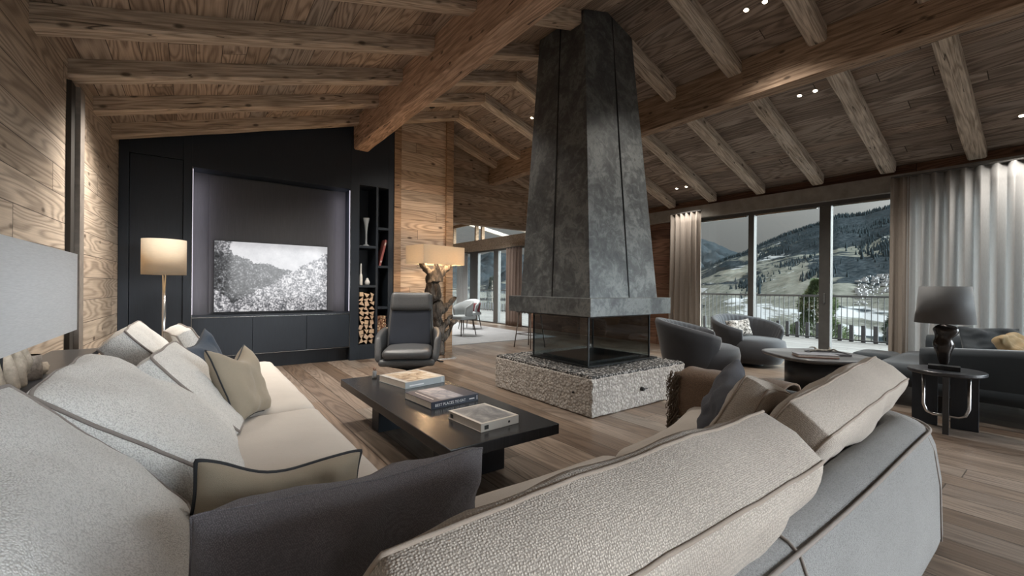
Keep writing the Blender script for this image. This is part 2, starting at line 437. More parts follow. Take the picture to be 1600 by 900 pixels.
M['log'] = log_mat()
M['twig'] = plain('twig', (.33, .17, .10), .85, var=.3, nscale=20)
M['rug'] = fabric('pale_rug', (.38, .39, .40), 180, .1, .6)
M['chairfab'] = fabric('light_grey_upholstery', (.40, .43, .44), 380, .08, .4, 'weave')
M['dchairleg'] = plain('dark_chair_leg', (.06, .045, .035), .5)
M['curt'] = curtain_mat('grey_linen_curtain', (.60, .60, .60), .42)
M['curtL'] = curtain_mat('sand_linen_curtain', (.40, .355, .315), .22)
M['curtB'] = curtain_mat('brown_curtain', (.26, .20, .17), .15)
M['throw'] = fabric('brown_throw', (.22, .15, .105), 300, .15, .6, 'twill')
M['fringe'] = plain('fringe_yarn', (.12, .09, .065), .95)
M['red'] = plain('red_book_cover', (.33, .10, .09), .6, var=.15)
M['white'] = plain('white_ceramic', (.70, .69, .66), .35)
M['paper'] = plain('book_pages', (.62, .56, .50), .9, var=.08, nscale=90)
M['darkwall'] = plain('dark_backing', (.03, .025, .02), .9)

# ------------------------------------------------------------------ camera
H = 1.2
cam = D.cameras.new('camera'); cam.sensor_width = 36; cam.lens = 667.4 / 1600 * 36; cam.clip_start = .02; cam.clip_end = 20000
camo = D.objects.new('camera', cam); COL.objects.link(camo)
yaw, pitch, roll = .63915, -.0006719, .00924
fw = Vector((math.sin(yaw) * math.cos(pitch), math.cos(yaw) * math.cos(pitch), math.sin(pitch)))
rt = Vector((math.cos(yaw), -math.sin(yaw), 0)); up = rt.cross(fw)
r2 = rt * math.cos(roll) + up * math.sin(roll); u2 = up * math.cos(roll) - rt * math.sin(roll)
mat = Matrix((r2, u2, -fw)).transposed().to_4x4(); mat.translation = (0, 0, H)
camo.matrix_world = mat
SC.camera = camo

# ------------------------------------------------------------------ roof geometry
RX, RZ = 3.84, 4.27           # ridge: underside of the rafters
SL, SR = .30, .334
XL, XR = -.75, 8.1            # side wall, window wall
YT = 7.08                     # black joinery front / end wall
YB = -3.6
def rz_left(x): return RZ - SL * (RX - x)
def rz_right(x): return RZ - SR * (x - RX)
RH = .155
def wx(y): return -.76 - (YT - y) * .035
def ceil_z(x): return (rz_left(x) if x < RX else rz_right(x)) + RH

# ------------------------------------------------------------------ setting
def struct(name, bm, mat, parent=None, **k):
    o = obj(name, bm, mat, parent, **k)
    if not parent: o['kind'] = 'structure'
    return o
def sbox(name, b, mat, parent=None, bev=0):
    bm = bmesh.new(); box(bm, *b); return struct(name, bm, mat, parent, bev=bev)

sbox('floor', (XL - .6, XR + .06, YB - .2, 15.7, -.12, 0), M['floor'])
def slab(name, x0, x1, y0, y1, f, th, mat):
    bm = bmesh.new()
    P = [(x0, y0, f(x0)), (x1, y0, f(x1)), (x1, y1, f(x1)), (x0, y1, f(x0))]
    a = [bm.verts.new(p) for p in P]; b = [bm.verts.new((p[0], p[1], p[2] + th)) for p in P]
    bm.faces.new(a[::-1]); bm.faces.new(b)
    for i in range(4): bm.faces.new((a[i], a[(i + 1) % 4], b[(i + 1) % 4], b[i]))
    return struct(name, bm, mat)
slab('ceiling_left', XL - .55, RX, YB, 8.15, ceil_z, .12, M['ceil'])
slab('ceiling_right', RX, XR + .5, YB, 8.15, lambda x: RZ + RH - SR * (x - RX), .12, M['ceilgrey'])
bm = bmesh.new(); prism(bm, [(wx(YB) - .2, YB), (wx(YB), YB), (wx(7.7), 7.7), (wx(YB) - .2, 7.7)], 0, 3.06); struct('wall_left', bm, M['wallY'])
# end wall behind the black joinery and the panelled wall beside it
def gable(name, x0, x1, y0, y1, z0, mat):
    bm = bmesh.new()
    xs = sorted([x0, x1] + ([RX] if x0 < RX < x1 else []))
    top = [(x, ceil_z(x)) for x in xs]
    poly = [(x0, z0), (x1, z0)] + top[::-1]
    a = [bm.verts.new((p[0], y0, p[1])) for p in poly]; b = [bm.verts.new((p[0], y1, p[1])) for p in poly]
    bm.faces.new(a); bm.faces.new(b[::-1]); n = len(poly)
    for i in range(n): bm.faces.new((a[i], b[i], b[(i + 1) % n], a[(i + 1) % n]))
    return struct(name, bm, mat)
gable('wall_back', XL, 2.73, 7.56, 7.7, 0, M['darkwall'])
gable('wall_front', 2.735, RX, YT + .02, 8.1, 0, M['wallX'])
gable('wall_lintel', RX, XR, 8.0, 8.14, 2.57, M['wallX'])
bm = bmesh.new(); box(bm, 2.73, 2.85, YT - .02, YT + .05, 0, ceil_z(2.73)); struct('trim_1', bm, M['post'])
bm = bmesh.new(); box(bm, 3.72, 3.86, YT - .03, YT + .09, 0, ceil_z(3.73)); struct('trim_2', bm, M['post'])
# slim two-tone post on the side wall
bm = bmesh.new(); box(bm, wx(4.9) - .03, wx(4.9) + .03, 4.89, 5.03, 0, 2.84); t3 = struct('trim_3', bm, M['darkwall'])
bm = bmesh.new(); box(bm, wx(5.1) - .03, wx(5.1) + .055, 5.03, 5.20, 0, 2.84); struct('trim_4', bm, plain('grey_post', (.22, .19, .165), .7, var=.2, nscale=12))
# facade (window wall)
sbox('wall_right', (XR, XR + .2, 4.74, 8.14, 0, 2.99), M['facade'])
bm = bmesh.new(); box(bm, XR, XR + .2, YB, 4.74, 2.64, 2.995); struct('wall_right_upper', bm, M['facade'])
bm = bmesh.new(); box(bm, XR - .10, XR, YB, 6.9, 2.62, 2.86); struct('trim_5', bm, plain('grey_header_board', (.27, .25, .225), .7, var=.2, nscale=6))
# near end wall with wide opening behind the camera
sbox('wall_near', (XL, 1.0, YB - .2, YB, 0, 3.9), M['wallX'])
sbox('wall_near_light_blocker', (4.2, 5.6, YB - .2, YB, 0, 2.6), M['wallX'])  # unseen block added to cut the sky light on the near sofa
gable('wall_near_upper', 1.0, XR, YB - .2, YB, 2.6, M['wallX'])

def glazed(name, y0, y1, z1, muls, parent_x=XR, fr=.055, wide=()):
    """window along Y at x=parent_x: frame bars and one pane per bay"""
    g = empty(name, (parent_x + .05, (y0 + y1) / 2, 0)); g['kind'] = 'structure'
    oy = -(y0 + y1) / 2
    bm = bmesh.new()
    box(bm, -.05, .06, y0 + oy, y1 + oy, z1 - .06, z1); box(bm, -.05, .06, y0 + oy, y1 + oy, -.0, .035)
    box(bm, -.05, .06, y0 + oy, y0 + fr + oy, .035, z1 - .06); box(bm, -.05, .06, y1 - fr + oy, y1 + oy, .035, z1 - .06)
    obj('window_frame', bm, M['frame'], g, bev=.004)
    edges = [y0 + fr]
    for a, b in muls:
        bm = bmesh.new(); box(bm, -.05, .06, a + oy, b + oy, .035, z1 - .06)
        obj('mullion', bm, M['frame'], g, bev=.004)
        edges += [a, b]
    edges.append(y1 - fr)
    for i in range(0, len(edges), 2):
        bm = bmesh.new(); box(bm, 0, .012, edges[i] + oy, edges[i + 1] + oy, .035, z1 - .06)
        obj('glass_pane', bm, M['glass'], g)
    return g
w1 = glazed('window_1', YB + .02, 4.74, 2.62, [(-2.0, -1.9), (-.6, -.45), (.9, 1.0), (2.43, 2.585), (3.59, 3.69)])
# lever handle on the wide sliding post
bm = bmesh.new(); box(bm, -.075, -.05, 2.49, 2.51, 1.0, 1.16); lathe(bm, [(.012, 0), (.012, .03)], 12, -.06, 2.5)
obj('handle', bm, M['chrome'], w1, loc=(0, -(YB + .02 + 4.74) / 2, 0))
# lighter blind rails under the header
bm = bmesh.new()
for a, b in ((1.0, 2.43), (2.59, 3.59), (3.69, 4.7)): box(bm, XR - .02, XR + .02, a + .03, b - .03, 2.53, 2.555)
o = obj('blind_rail', bm, M['chrome']); o.parent = w1; o.location = (-XR - .05, -(YB + .02 + 4.74) / 2, 0)

# ------------------------------------------------------------------ beams
def beam(name, p0, p1, w, h, mat, label, cat='roof beam', group=None, k0=0, k1=0, jit=.006, seg=26, ch=.018):
    """hewn beam; p0,p1 = bottom centre points; local X along the beam"""
    p0, p1 = Vector(p0), Vector(p1); d = p1 - p0; L = d.length; x = d.normalized()
    z = Vector((0, 0, 1)) - x * x.z; z.normalize(); y = z.cross(x)
    Mx = Matrix((x, y, z)).transposed().to_4x4(); Mx.translation = p0
    bm = bmesh.new(); rings = []
    prof = [(-w / 2 + ch, 0), (w / 2 - ch, 0), (w / 2, ch), (w / 2, h * .5), (w / 2, h), (-w / 2, h), (-w / 2, h * .5), (-w / 2, ch)]
    sd = random.random() * 100
    for i in range(seg + 1):
        s = i / seg; ring = []
        for j, (a, b) in enumerate(prof):
            q = Vector((s * L * 1.6 + sd, a * 9, b * 9))
            dj = jit * (1 if 0 < b < h * .99 or b == 0 else 0)
            n1 = mnoise.noise(q) * dj * 2; n2 = mnoise.noise(q + Vector((7, 3, 1))) * dj * 2
            sh = (1 - s) * k0 * b + s * k1 * b
            ring.append(bm.verts.new((s * L + sh, a + n1, b + abs(n2) if b == 0 else b + n2)))
        rings.append(ring)
    n = len(prof)
    for A, B in zip(rings, rings[1:]):
        for i in range(n): bm.faces.new((A[i], B[i], B[(i + 1) % n], A[(i + 1) % n]))
    bm.faces.new(rings[0]); bm.faces.new(rings[-1][::-1])
    o = obj(name, bm, mat); o.matrix_world = Mx
    return tag(o, label, cat, group)

rows = [6.90, 6.035, 5.17, 4.305, 3.44, 2.575, 1.71, .845, -.02]
def nth(i): return ['first', 'second', 'third', 'fourth', 'fifth', 'sixth', 'seventh', 'eighth', 'ninth'][i]
HX0, HX1 = 3.46, 4.28
for i, y in enumerate(rows):
    xe = HX0 - .02 if i == 4 else RX
    if i < 7:
        beam('rafter', (wx(y) - .03, y - .16, rz_left(wx(y) - .03)), (xe, y + .03, rz_left(xe)), .17, RH, M['rafter'],
             'hewn timber rafter on the left roof slope, %s out from the black media wall' % nth(i), group='rafters of the left roof slope', k0=SL, k1=SL)
    xs = HX1 + .03 if i == 4 else RX
    beam('rafter', (xs, y, rz_right(xs)), (XR - .12, y, rz_right(XR - .12)), .17, RH, M['greyrafter'] if i else M['rafter'],
         'weathered grey rafter on the window side roof slope, %s out from the media wall' % nth(i), group='rafters of the right roof slope', k0=-SR, k1=-SR)
beam('rafter', (RX + .05, 7.72, rz_right(RX + .05)), (XR - .12, 7.72, rz_right(XR - .12)), .15, RH, M['rafter'],
     'hewn rafter tight above the lintel wall over the dining room opening', group='rafters of the right roof slope', k0=-SR, k1=-SR)
beam('purlin', (2.16, YT - .03, 3.40), (2.16, YB, 3.40), .235, ceil_z(2.27) - 3.40, M['purlin'],
     'massive reddish brown purlin running from the media wall over the sofa', jit=.008, seg=60, ch=.02)
beam('purlin', (5.345, 7.97, 3.485), (5.345, YB, 3.485), .19, ceil_z(5.26) - 3.485, M['purlinR'],
     'long heavy purlin beneath the rafters on the window side', jit=.008, seg=70, ch=.012)

# ------------------------------------------------------------------ recessed spotlights
def spotlight(x, y, label, power=40, group='recessed ceiling spotlights', lamp=True):
    z = ceil_z(x); sl = SL if x < RX else -SR
    e = empty('ceiling_spotlight', (x, y, z - .001), label=label, cat='ceiling light', group=group, rot=(0, -math.atan(sl), 0))
    bm = bmesh.new(); lathe(bm, [(.022, -.002), (.026, -.006), (.036, -.006), (.038, 0)], 24); obj('rim', bm, M['rim'], e, smooth=True)
    bm = bmesh.new(); lathe(bm, [(.0001, -.004), (.024, -.004)], 24); obj('lens', bm, M['spot'], e)
    if lamp:
        li = D.lights.new('spot', 'SPOT'); li.energy = power; li.color = (1, .93, .84); li.spot_size = R(125); li.spot_blend = 1.0; li.shadow_soft_size = .12
        lo = D.objects.new('spot_light', li); COL.objects.link(lo); lo.location = (x, y, z - .2)
    return e
SPOTS = [(-.21, 5.20, 'ceiling spotlight nearest the side wall, left of its pair'), (-.21, 5.36, 'ceiling spotlight nearest the side wall, right of its pair'),
 (1.38, 5.33, 'ceiling spotlight before the media wall, nearer one of its pair'), (1.38, 5.50, 'ceiling spotlight before the media wall, farther one of its pair'),
 (3.0, 5.50, 'ceiling spotlight left of the chimney hood, nearer one of its pair'), (3.0, 5.70, 'ceiling spotlight left of the chimney hood, farther one of its pair'),
 (4.65, 2.16, 'ceiling spotlight high right of the hood, left of its pair'), (4.66, 1.98, 'ceiling spotlight high right of the hood, right of its pair'),
 (6.12, 2.18, 'ceiling spotlight in the middle window side bay, left of its pair'), (6.12, 2.01, 'ceiling spotlight in the middle window side bay, right of its pair'),
 (7.50, .45, 'single ceiling spotlight above the grey curtain at the right edge'),
 (7.58, 4.81, 'ceiling spotlight above the sand curtain, left of its pair'), (7.58, 4.61, 'ceiling spotlight above the sand curtain, right of its pair'),
 (4.67, 5.75, 'ceiling spotlight just left of the hood near the dining opening')]
SPW = 100
PW = [.75, .75, .9, .9, .7, .7, .6, .6, .8, .8, .5, .22, .22, .8]
for k, (x, y, lb) in enumerate(SPOTS): spotlight(x, y, lb, SPW * PW[k], lamp=True)
for x, y in ((5.2, 10.0), (6.6, 11.2), (5.2, 12.6)):  # added fill lamps without fixtures, brighten the dining room
    li = D.lights.new('spot', 'SPOT'); li.energy = 260; li.color = (1, .97, .93); li.spot_size = R(120); li.spot_blend = .8; li.shadow_soft_size = .2
    lo = D.objects.new('dining_fill_spot', li); COL.objects.link(lo); lo.location = (x, y, 3.55)
spotlight(.9, 2.9, 'added ceiling spotlight above the long black coffee table', SPW * .4)  # added fixture and lamp, extra light over the sofa area
spotlight(.9, 4.2, 'added ceiling spotlight above the far end of the sofa', SPW * .4)  # second added fixture, same extra light farther along
e = empty('smoke_detector', (3.14, 6.5, ceil_z(3.14)), label='small black round detector on the ceiling above the panelled wall', cat='smoke detector', rot=(0, -math.atan(SL), 0))
bm = bmesh.new(); lathe(bm, [(.05, 0), (.05, -.03), (.035, -.045), (.0001, -.045)], 24); obj('housing', bm, M['blackmetal'], e, smooth=True)

# ------------------------------------------------------------------ black media wall
def media_wall():
    g = empty('media_wall_unit', (1.0, YT, 0), label='black stained oak wall unit with television niche and open shelves', cat='wall unit')
    ox, oy = -1.0, -YT
    def bx(name, x0, x1, y0, y1, z0, z1, mat=M['black'], bev=.002):
        bm = bmesh.new(); box(bm, x0 + ox, x1 + ox, y0 + oy, y1 + oy, z0, z1); return obj(name, bm, mat, g, bev=bev)
    F, Bk = YT, YT + .46
    def poly(name, pts, y0, y1, mat=M['black']):
        bm = bmesh.new()
        a = [bm.verts.new((p[0] + ox, y0 + oy, p[1])) for p in pts]; b = [bm.verts.new((p[0] + ox, y1 + oy, p[1])) for p in pts]
        bm.faces.new(a); bm.faces.new(b[::-1]); n = len(pts)
        for i in range(n): bm.faces.new((a[i], b[i], b[(i + 1) % n], a[(i + 1) % n]))
        return obj(name, bm, mat, g, bev=.002)
    X0 = -.757; cz = lambda x: ceil_z(x) - .004
    # frame stiles, rails and the panels following the roof slope
    poly('stile', [(X0, 0), (-.66, 0), (-.66, cz(-.66)), (X0, cz(X0))], F, Bk)
    poly('stile', [(-.125, 0), (-.035, 0), (-.035, cz(-.035)), (-.125, cz(-.125))], F - .004, Bk)
    poly('stile', [(2.01, 0), (2.15, 0), (2.15, cz(2.15)), (2.01, cz(2.01))], F - .004, Bk)
    poly('stile', [(2.635, 0), (2.727, 0), (2.727, cz(2.727)), (2.635, cz(2.635))], F, Bk)
    poly('top_panel', [(-.66, 2.84), (-.125, 2.84), (-.125, cz(-.125)), (-.66, cz(-.66))], F, F + .03)
    bx('side_panel', -.655, -.13, F + .02, F + .05, .08, 2.835)
    bx('plinth', -.66, -.125, F + .03, Bk, 0, .075)
    poly('header_panel', [(-.035, 2.765), (2.01, 2.765), (2.01, cz(2.01)), (-.035, cz(-.035))], F, Bk)
    poly('header_panel', [(2.15, 2.86), (2.635, 2.86), (2.635, cz(2.635)), (2.15, cz(2.15))], F, Bk)
    bx('niche_back', -.035, 2.01, F + .30, F + .32, .78, 2.765, M['blackin'])
    bx('niche_panel', .16, 1.83, F + .26, F + .30, .80, 2.74, M['blackin'])
    # lit edge strips of the niche
    bx('led_strip', -.030, -.022, F + .02, F + .028, .80, 2.745, M['led'], 0)
    bx('led_strip', 1.997, 2.005, F + .02, F + .028, .80, 2.745, M['led'], 0)
    bx('niche_sill', -.035, 2.01, F, F + .32, .755, .78)
    for a, b in ((-.025, .665), (.669, 1.37), (1.376, 1.998)):
        bx('cabinet_door', a, b, F - .006, F + .02, .235, .75)
    bx('cabinet_body', -.035, 2.01, F + .02, Bk, .225, .755)
    bm = bmesh.new()
    x0, x1, z0, z1, y = -.033, 2.008, .226, .757, F - .01
    for p in (((x0, x1), (z0 - .004, z0)), ((x0, x1), (z1, z1 + .004)), ((x0, x0 + .004), (z0, z1)), ((x1 - .004, x1), (z0, z1))):
        box(bm, p[0][0] + ox, p[0][1] + ox, y + oy, y + .01 + oy, p[1][0], p[1][1])
    for p in (((x0, x0 + .004), (z1, 2.765)), ((x1 - .004, x1), (z1, 2.765))):
        box(bm, p[0][0] + ox, p[0][1] + ox, y + oy, y + .01 + oy, p[1][0], p[1][1])
    obj('metal_edge_trim', bm, M['chrome'], g)
    bx('plinth', -.035, 2.01, F + .12, Bk, 0, .22)
    # bookcase
    bx('bookcase_back', 2.15, 2.635, F + .42, F + .44, 0, 2.86)
    bx('divider', 2.425, 2.462, F + .002, F + .42, .24, 2.86)
    bx('base_box', 2.15, 2.635, F + .002, F + .42, 0, .24)
    for z in (1.18, 1.83): bx('shelf', 2.15, 2.425, F + .002, F + .42, z, z + .04)
    for z in (.82, 1.51, 2.15): bx('shelf', 2.462, 2.635, F + .002, F + .42, z, z + .04)
    return g
media_wall()
for x in (.02, 1.95):
    li = D.lights.new('niche_led', 'AREA'); li.shape = 'RECTANGLE'; li.size = .03; li.size_y = 1.85; li.energy = 1.3; li.color = (.95, .88, 1)
    lo = D.objects.new('niche_led', li); COL.objects.link(lo); lo.location = (x, YT + .05, 1.76)
    lo.rotation_euler = (R(90), 0, 0)
# television with a winter forest picture
def tv_mat():
    t = NT('tv_picture'); sp = t.n('SeparateXYZ'); t.l(t.obco(), sp.inputs[0]); x, z = sp.outputs[0], sp.outputs[2]
    vec = t.comb(x, z, 0.0)
    n = t.noise(vec, 14, 10, .75, .8); nb = t.noise(vec, 4, 6, .7); vo = t.n('TexVoronoi'); vo.inputs['Scale'].default_value = 42; t.l(vec, vo.inputs['Vector'])
    tex = t.math('MULTIPLY_ADD', vo.outputs['Distance'], -.35, t.math('MULTIPLY', n, 1.25))
    bright = t.ramp(tex, [(.26, (.045, .045, .05)), (.42, (.17, .17, .18)), (.52, (.38, .37, .38)), (.66, (.62, .61, .62))])
    dark = t.ramp(tex, [(.28, (.02, .02, .022)), (.50, (.07, .072, .075)), (.68, (.26, .26, .27))])
    sky = t.ramp(nb, [(.3, (.34, .34, .35)), (.7, (.50, .49, .50))])
    w = t.math('MULTIPLY_ADD', t.math('SUBTRACT', nb, .5), .35, 0.0)
    # bright foreground trees rise to the right
    fg = t.math('LESS_THAN', t.math('ADD', z, w), t.math('MULTIPLY_ADD', x, .62, -.06))
    fg2 = t.math('LESS_THAN', t.math('ADD', z, w), t.math('MULTIPLY_ADD', x, -.9, -.85))
    fg = t.math('MAXIMUM', fg, fg2)
    mid = t.math('LESS_THAN', t.math('ADD', z, w), t.math('MULTIPLY_ADD', x, -.30, .16))
    lft = t.math('LESS_THAN', t.math('ADD', x, w), -.52)
    c = t.mix(lft, sky, t.mix(.5, bright, dark)); c = t.mix(mid, c, dark); c = t.mix(fg, c, bright)
    e = t.n('Emission'); t.l(c, e.inputs[0]); e.inputs[1].default_value = .72
    g = t.n('BsdfGlossy'); g.inputs['Roughness'].default_value = .08; g.inputs[0].default_value = (.04, .04, .04, 1)
    ad = t.n('AddShader'); t.l(e.outputs[0], ad.inputs[0]); t.l(g.outputs[0], ad.inputs[1]); t.l(ad.outputs[0], t.out.inputs[0])
    return t.m
tv = empty('television', (.965, YT + .215, 1.32), label='large wall television showing a black and white snowy forest', cat='television')
boxo('casing', (-.755, .755, .0, .04, -.515, .515), M['blackmetal'], tv)
boxo('screen', (-.745, .745, -.004, .0, -.5, .505), tv_mat(), tv, bev=0)

# things in the bookcase
v = empty('glass_vase', (2.30, YT + .12, 1.87), label='tall clear trumpet vase on the upper black shelf', cat='vase')
bm = bmesh.new(); lathe(bm, [(.05, 0), (.05, .02), (.018, .035), (.014, .12), (.018, .25), (.034, .38), (.056, .47), (.050, .47), (.028, .36), (.012, .22), (.001, .06)], 28)
obj('vase_body', bm, M['vaseglass'], v, smooth=True)
v = empty('white_bottle', (2.20, YT + .06, 1.22), label='slim white ribbed bottle standing on the shelf above the firewood', cat='bottle')
bm = bmesh.new(); lathe(bm, [(.024, 0), (.026, .01), (.026, .13), (.018, .18)] + [(.011 + .003 * (i % 2), .19 + i * .012) for i in range(14)] + [(.0001, .36)], 20); obj('bottle_body', bm, M['white'], v, smooth=True)
v = empty('egg_figurine', (2.325, YT + .12, 1.22), label='small cream egg shaped figurine on the shelf above the firewood', cat='figurine')
bm = bmesh.new(); lathe(bm, [(.02, 0), (.036, .01), (.042, .045), (.034, .075), (.022, .09), (.022, .105), (.012, .118), (.0001, .122)], 20); obj('body', bm, M['white'], v, smooth=True)
v = empty('red_book', (2.50, YT + .06, 1.553), label='tall red book leaning in the narrow right shelf column', cat='book', rot=(0, R(13.5), 0))
boxo('cover', (0, .035, 0, .2, 0, .46), M['red'], v)
boxo('spine_label', (.006, .029, -.002, 0.0, .36, .41), M['paper'], v, bev=0)
boxo('spine_label', (.006, .029, -.002, 0.0, .06, .09), M['paper'], v, bev=0)

# firewood: each split log an object
def wedge(r, L, seed):
    rnd = random.Random(seed); bm = bmesh.new()
    kind = rnd.random(); a0 = rnd.random() * 2 * PI
    n = 3 if kind < .7 else 4
    pts = []
    for i in range(n):
        a = a0 + 2 * PI * i / n + rnd.uniform(-.35, .35); rr = r * rnd.uniform(.85, 1.2)
        pts.append((rr * math.cos(a), rr * math.sin(a)))
    Mx = Matrix.Rotation(R(90), 4, 'X')
    prism(bm, pts, -L, 0, Mx)
    return bm
protos = []
GL = 'stacked split firewood'
pr_me = []
for s in range(9):
    bm = wedge(.048, .36, s); bmesh.ops.recalc_face_normals(bm, faces=bm.faces); me = D.meshes.new('firewood_log'); bm.to_mesh(me); bm.free(); me.materials.append(M['log']); pr_me.append(me)
def place_log(me, x, y, z, rz):
    o = D.objects.new('firewood_log', me); COL.objects.link(o); o.location = (x, y, z); o.rotation_euler = (0, rz, 0)
    return tag(o, 'split pale firewood log stacked in the wide lower shelf', 'firewood', 'split logs in the wide lower shelf')
rnd = random.Random(3); z = .295; k = 0
while z < 1.11:
    for j in range(3):
        x = 2.203 + j * .084 + (.0 if k % 2 else .004)
        place_log(pr_me[rnd.randrange(9)], min(2.38, max(2.197, x)), YT + .02 + rnd.uniform(0, .03), z + rnd.uniform(-.006, .006), rnd.uniform(0, 6.28))
    z += .077; k += 1
bm = bmesh.new(); Mx = Matrix.Rotation(R(90), 4, 'X')
prism(bm, [(.012 * math.cos(a * PI / 3), .012 * math.sin(a * PI / 3)) for a in range(6)], -.3, 0, Mx)
bmesh.ops.recalc_face_normals(bm, faces=bm.faces); tw = D.meshes.new('kindling_stick'); bm.to_mesh(tw); bm.free(); tw.materials.append(M['twig'])
bm = bmesh.new(); prism(bm, [(.014 * math.cos(a * PI / 3), .009 * math.sin(a * PI / 3)) for a in range(6)], -.3, 0, Mx)
bmesh.ops.recalc_face_normals(bm, faces=bm.faces); tw2 = D.meshes.new('kindling_stick'); bm.to_mesh(tw2); bm.free(); tw2.materials.append(M['cutwood'])
z = .253; r_ = 0
while z < .70:
    for j in range(6):
        o = D.objects.new('kindling_stick', tw if rnd.random() < .68 else tw2); COL.objects.link(o)
        o.location = (2.478 + j * .026 + (.010 if r_ % 2 else 0), YT + .02 + rnd.uniform(0, .04), z); o.rotation_euler = (0, rnd.uniform(0, 3), 0)
        tag(o, 'thin kindling stick stacked in the narrow lower shelf', 'kindling', 'kindling in the narrow lower shelf')
    z += .023; r_ += 1

# ------------------------------------------------------------------ cushions
def pillow(name, c, w, h, t, mat, label, cat='cushion', group=None, rot=(0, 0, 0), border=0.0, pinch=.06, pipe=None, piper=.006,
           seed=1, wr=.006, corner=.0, slump=0.0, bend=0.0, n=26, belly=.0, dent=0.0, foldy=0.0, sag=0.0, power=4.0):
    """cushion standing on its lower edge centre; local X width, Z height, front = -Y"""
    e = empty(name, c, label=label, cat=cat, group=group, rot=rot)
    def P(u, v, side, bfrac=1.0):
        cu = u * (1 - corner * v * v * v * v * (u * u)); cv = v * (1 - corner * u * u * u * u * (v * v))
        x = w / 2 * cu * (1 - pinch * (1 - v * v))
        z = h / 2 * cv * (1 - pinch * (1 - u * u))
        prof = max(0.0, (1 - abs(u) ** power) * (1 - abs(v) ** power)) ** .5
        T = border / 2 + (t - border) / 2 * prof * (1 + belly * (-v))
        y = side * T * bfrac
        if dent: z -= dent * h * max(0, v) * (1 - u * u) ** 2
        if sag: z -= sag * (1 - u * u) * (v + 1) / 2
        q = Vector((x * 6 + seed * 3.1, z * 6, side * 2.0 + seed))
        y += side * mnoise.noise(q) * wr * 2.2 * (.3 + prof)
        q2 = Vector((x * 17 + seed, z * 17 - seed, side * 5.0))
        y += side * mnoise.noise(q2) * wr * .8 * (.3 + prof)
        if wr:
            x += mnoise.noise(Vector((z * 5 + seed, seed, 0))) * wr * 1.2; z += mnoise.noise(Vector((x * 5 + seed, 0, seed))) * wr * 1.2
        y += slump * ((v + 1) / 2) ** 2
        y += bend * (x / (w / 2)) ** 2 * w * .5
        if foldy: y += foldy * math.sin(u * 2.2 + seed) * (v + 1) / 2
        return Vector((x, y, z + h / 2))
    bm = bmesh.new(); G = {}
    ee = lambda t_: math.copysign(1 - (1 - abs(t_)) ** 1.5, t_)
    for s in (-1, 1):
        for i in range(n + 1):
            for j in range(n + 1):
                u, v = ee(2 * i / n - 1), ee(2 * j / n - 1)
                if not border and (i in (0, n) or j in (0, n)) and s == 1: G[(s, i, j)] = G[(-1, i, j)]; continue
                G[(s, i, j)] = bm.verts.new(P(u, v, s))
        for i in range(n):
            for j in range(n):
                q = [G[(s, i, j)], G[(s, i + 1, j)], G[(s, i + 1, j + 1)], G[(s, i, j + 1)]]
                bm.faces.new(q if s < 0 else q[::-1])
    loop = [(i, 0) for i in range(n)] + [(n, j) for j in range(n)] + [(i, n) for i in range(n, 0, -1)] + [(0, j) for j in range(n, 0, -1)]
    if border:
        mids = {}
        for (i, j) in loop:
            a, b = G[(-1, i, j)].co, G[(1, i, j)].co; m_ = (a + b) / 2
            cen = Vector((0, m_.y, h / 2)); d = (m_ - cen); d.normalize()
            mids[(i, j)] = bm.verts.new(m_ + Vector((d.x, 0, d.z)) * border * .10)
        for k in range(len(loop)):
            a, b = loop[k], loop[(k + 1) % len(loop)]
            bm.faces.new((G[(-1, *b)], G[(-1, *a)], mids[a], mids[b])); bm.faces.new((mids[b], mids[a], G[(1, *a)], G[(1, *b)]))
    pl = [[G[(s, i, j)].co.copy() for (i, j) in loop] for s in ((-1, 1) if border else (-1,))]
    body = obj('cushion_cover', bm, mat, e, smooth=True)
    if pipe:
        for l_ in pl:
            bm = bmesh.new(); tube(bm, l_, piper, 7, True); obj('piping', bm, pipe, e, smooth=True)
    return e

# ---- sectional sofa
sofa = empty('sectional_sofa', (.3, 1.2, 0), label='large light grey beige corner sofa filling the foreground', cat='sofa')
SO = Vector((-.3, -1.2, 0))
def sp(name, c, size, r, mat, **k):
    return rbox(name, Vector(c) + SO, size, r, mat, sofa, **k)
# base frames
sp('base', (.10, 2.9, .14), (1.06, 4.2, .20), .05, M['sofa'])
sp('base', (1.62, .90, .14), (2.6, .88, .20), .05, M['sofa'])
for (x, y) in ((-.3, 4.85), (.5, 4.85), (.5, 2.5), (2.7, .6), (2.7, 1.2), (-.3, .6), (1.4, 1.2)):
    bm = bmesh.new(); box(bm, -.04, .04, -.04, .04, 0, .05); obj('foot', bm, M['blackmetal'], sofa, loc=Vector((x, y, 0)) + SO)
# seat cushions
for y0, y1 in ((1.3, 2.95), (2.97, 5.0)):
    sp('seat_cushion', (.20, (y0 + y1) / 2, .325), (.90, y1 - y0, .22), .07, M['sofaseat'], puff=.035, n=(14, 24, 8), seed=y0, wr=.006)
sp('seat_cushion', (1.05, .98, .325), (1.10, .78, .22), .07, M['sofaseat'], puff=.03, n=(18, 14, 8), seed=5, wr=.006)
def curve_out(p):
    q = p.copy(); u = (p.x + .58) / 1.16
    if p.y > 0: q.y += .28 * max(0, u) ** 2 * (p.y / .4)
    return q
sp('seat_cushion', (2.19, .98, .325), (1.16, .78, .22), .07, M['sofaseat'], puff=.03, n=(20, 14, 8), seed=8, wr=.006, taper=curve_out)
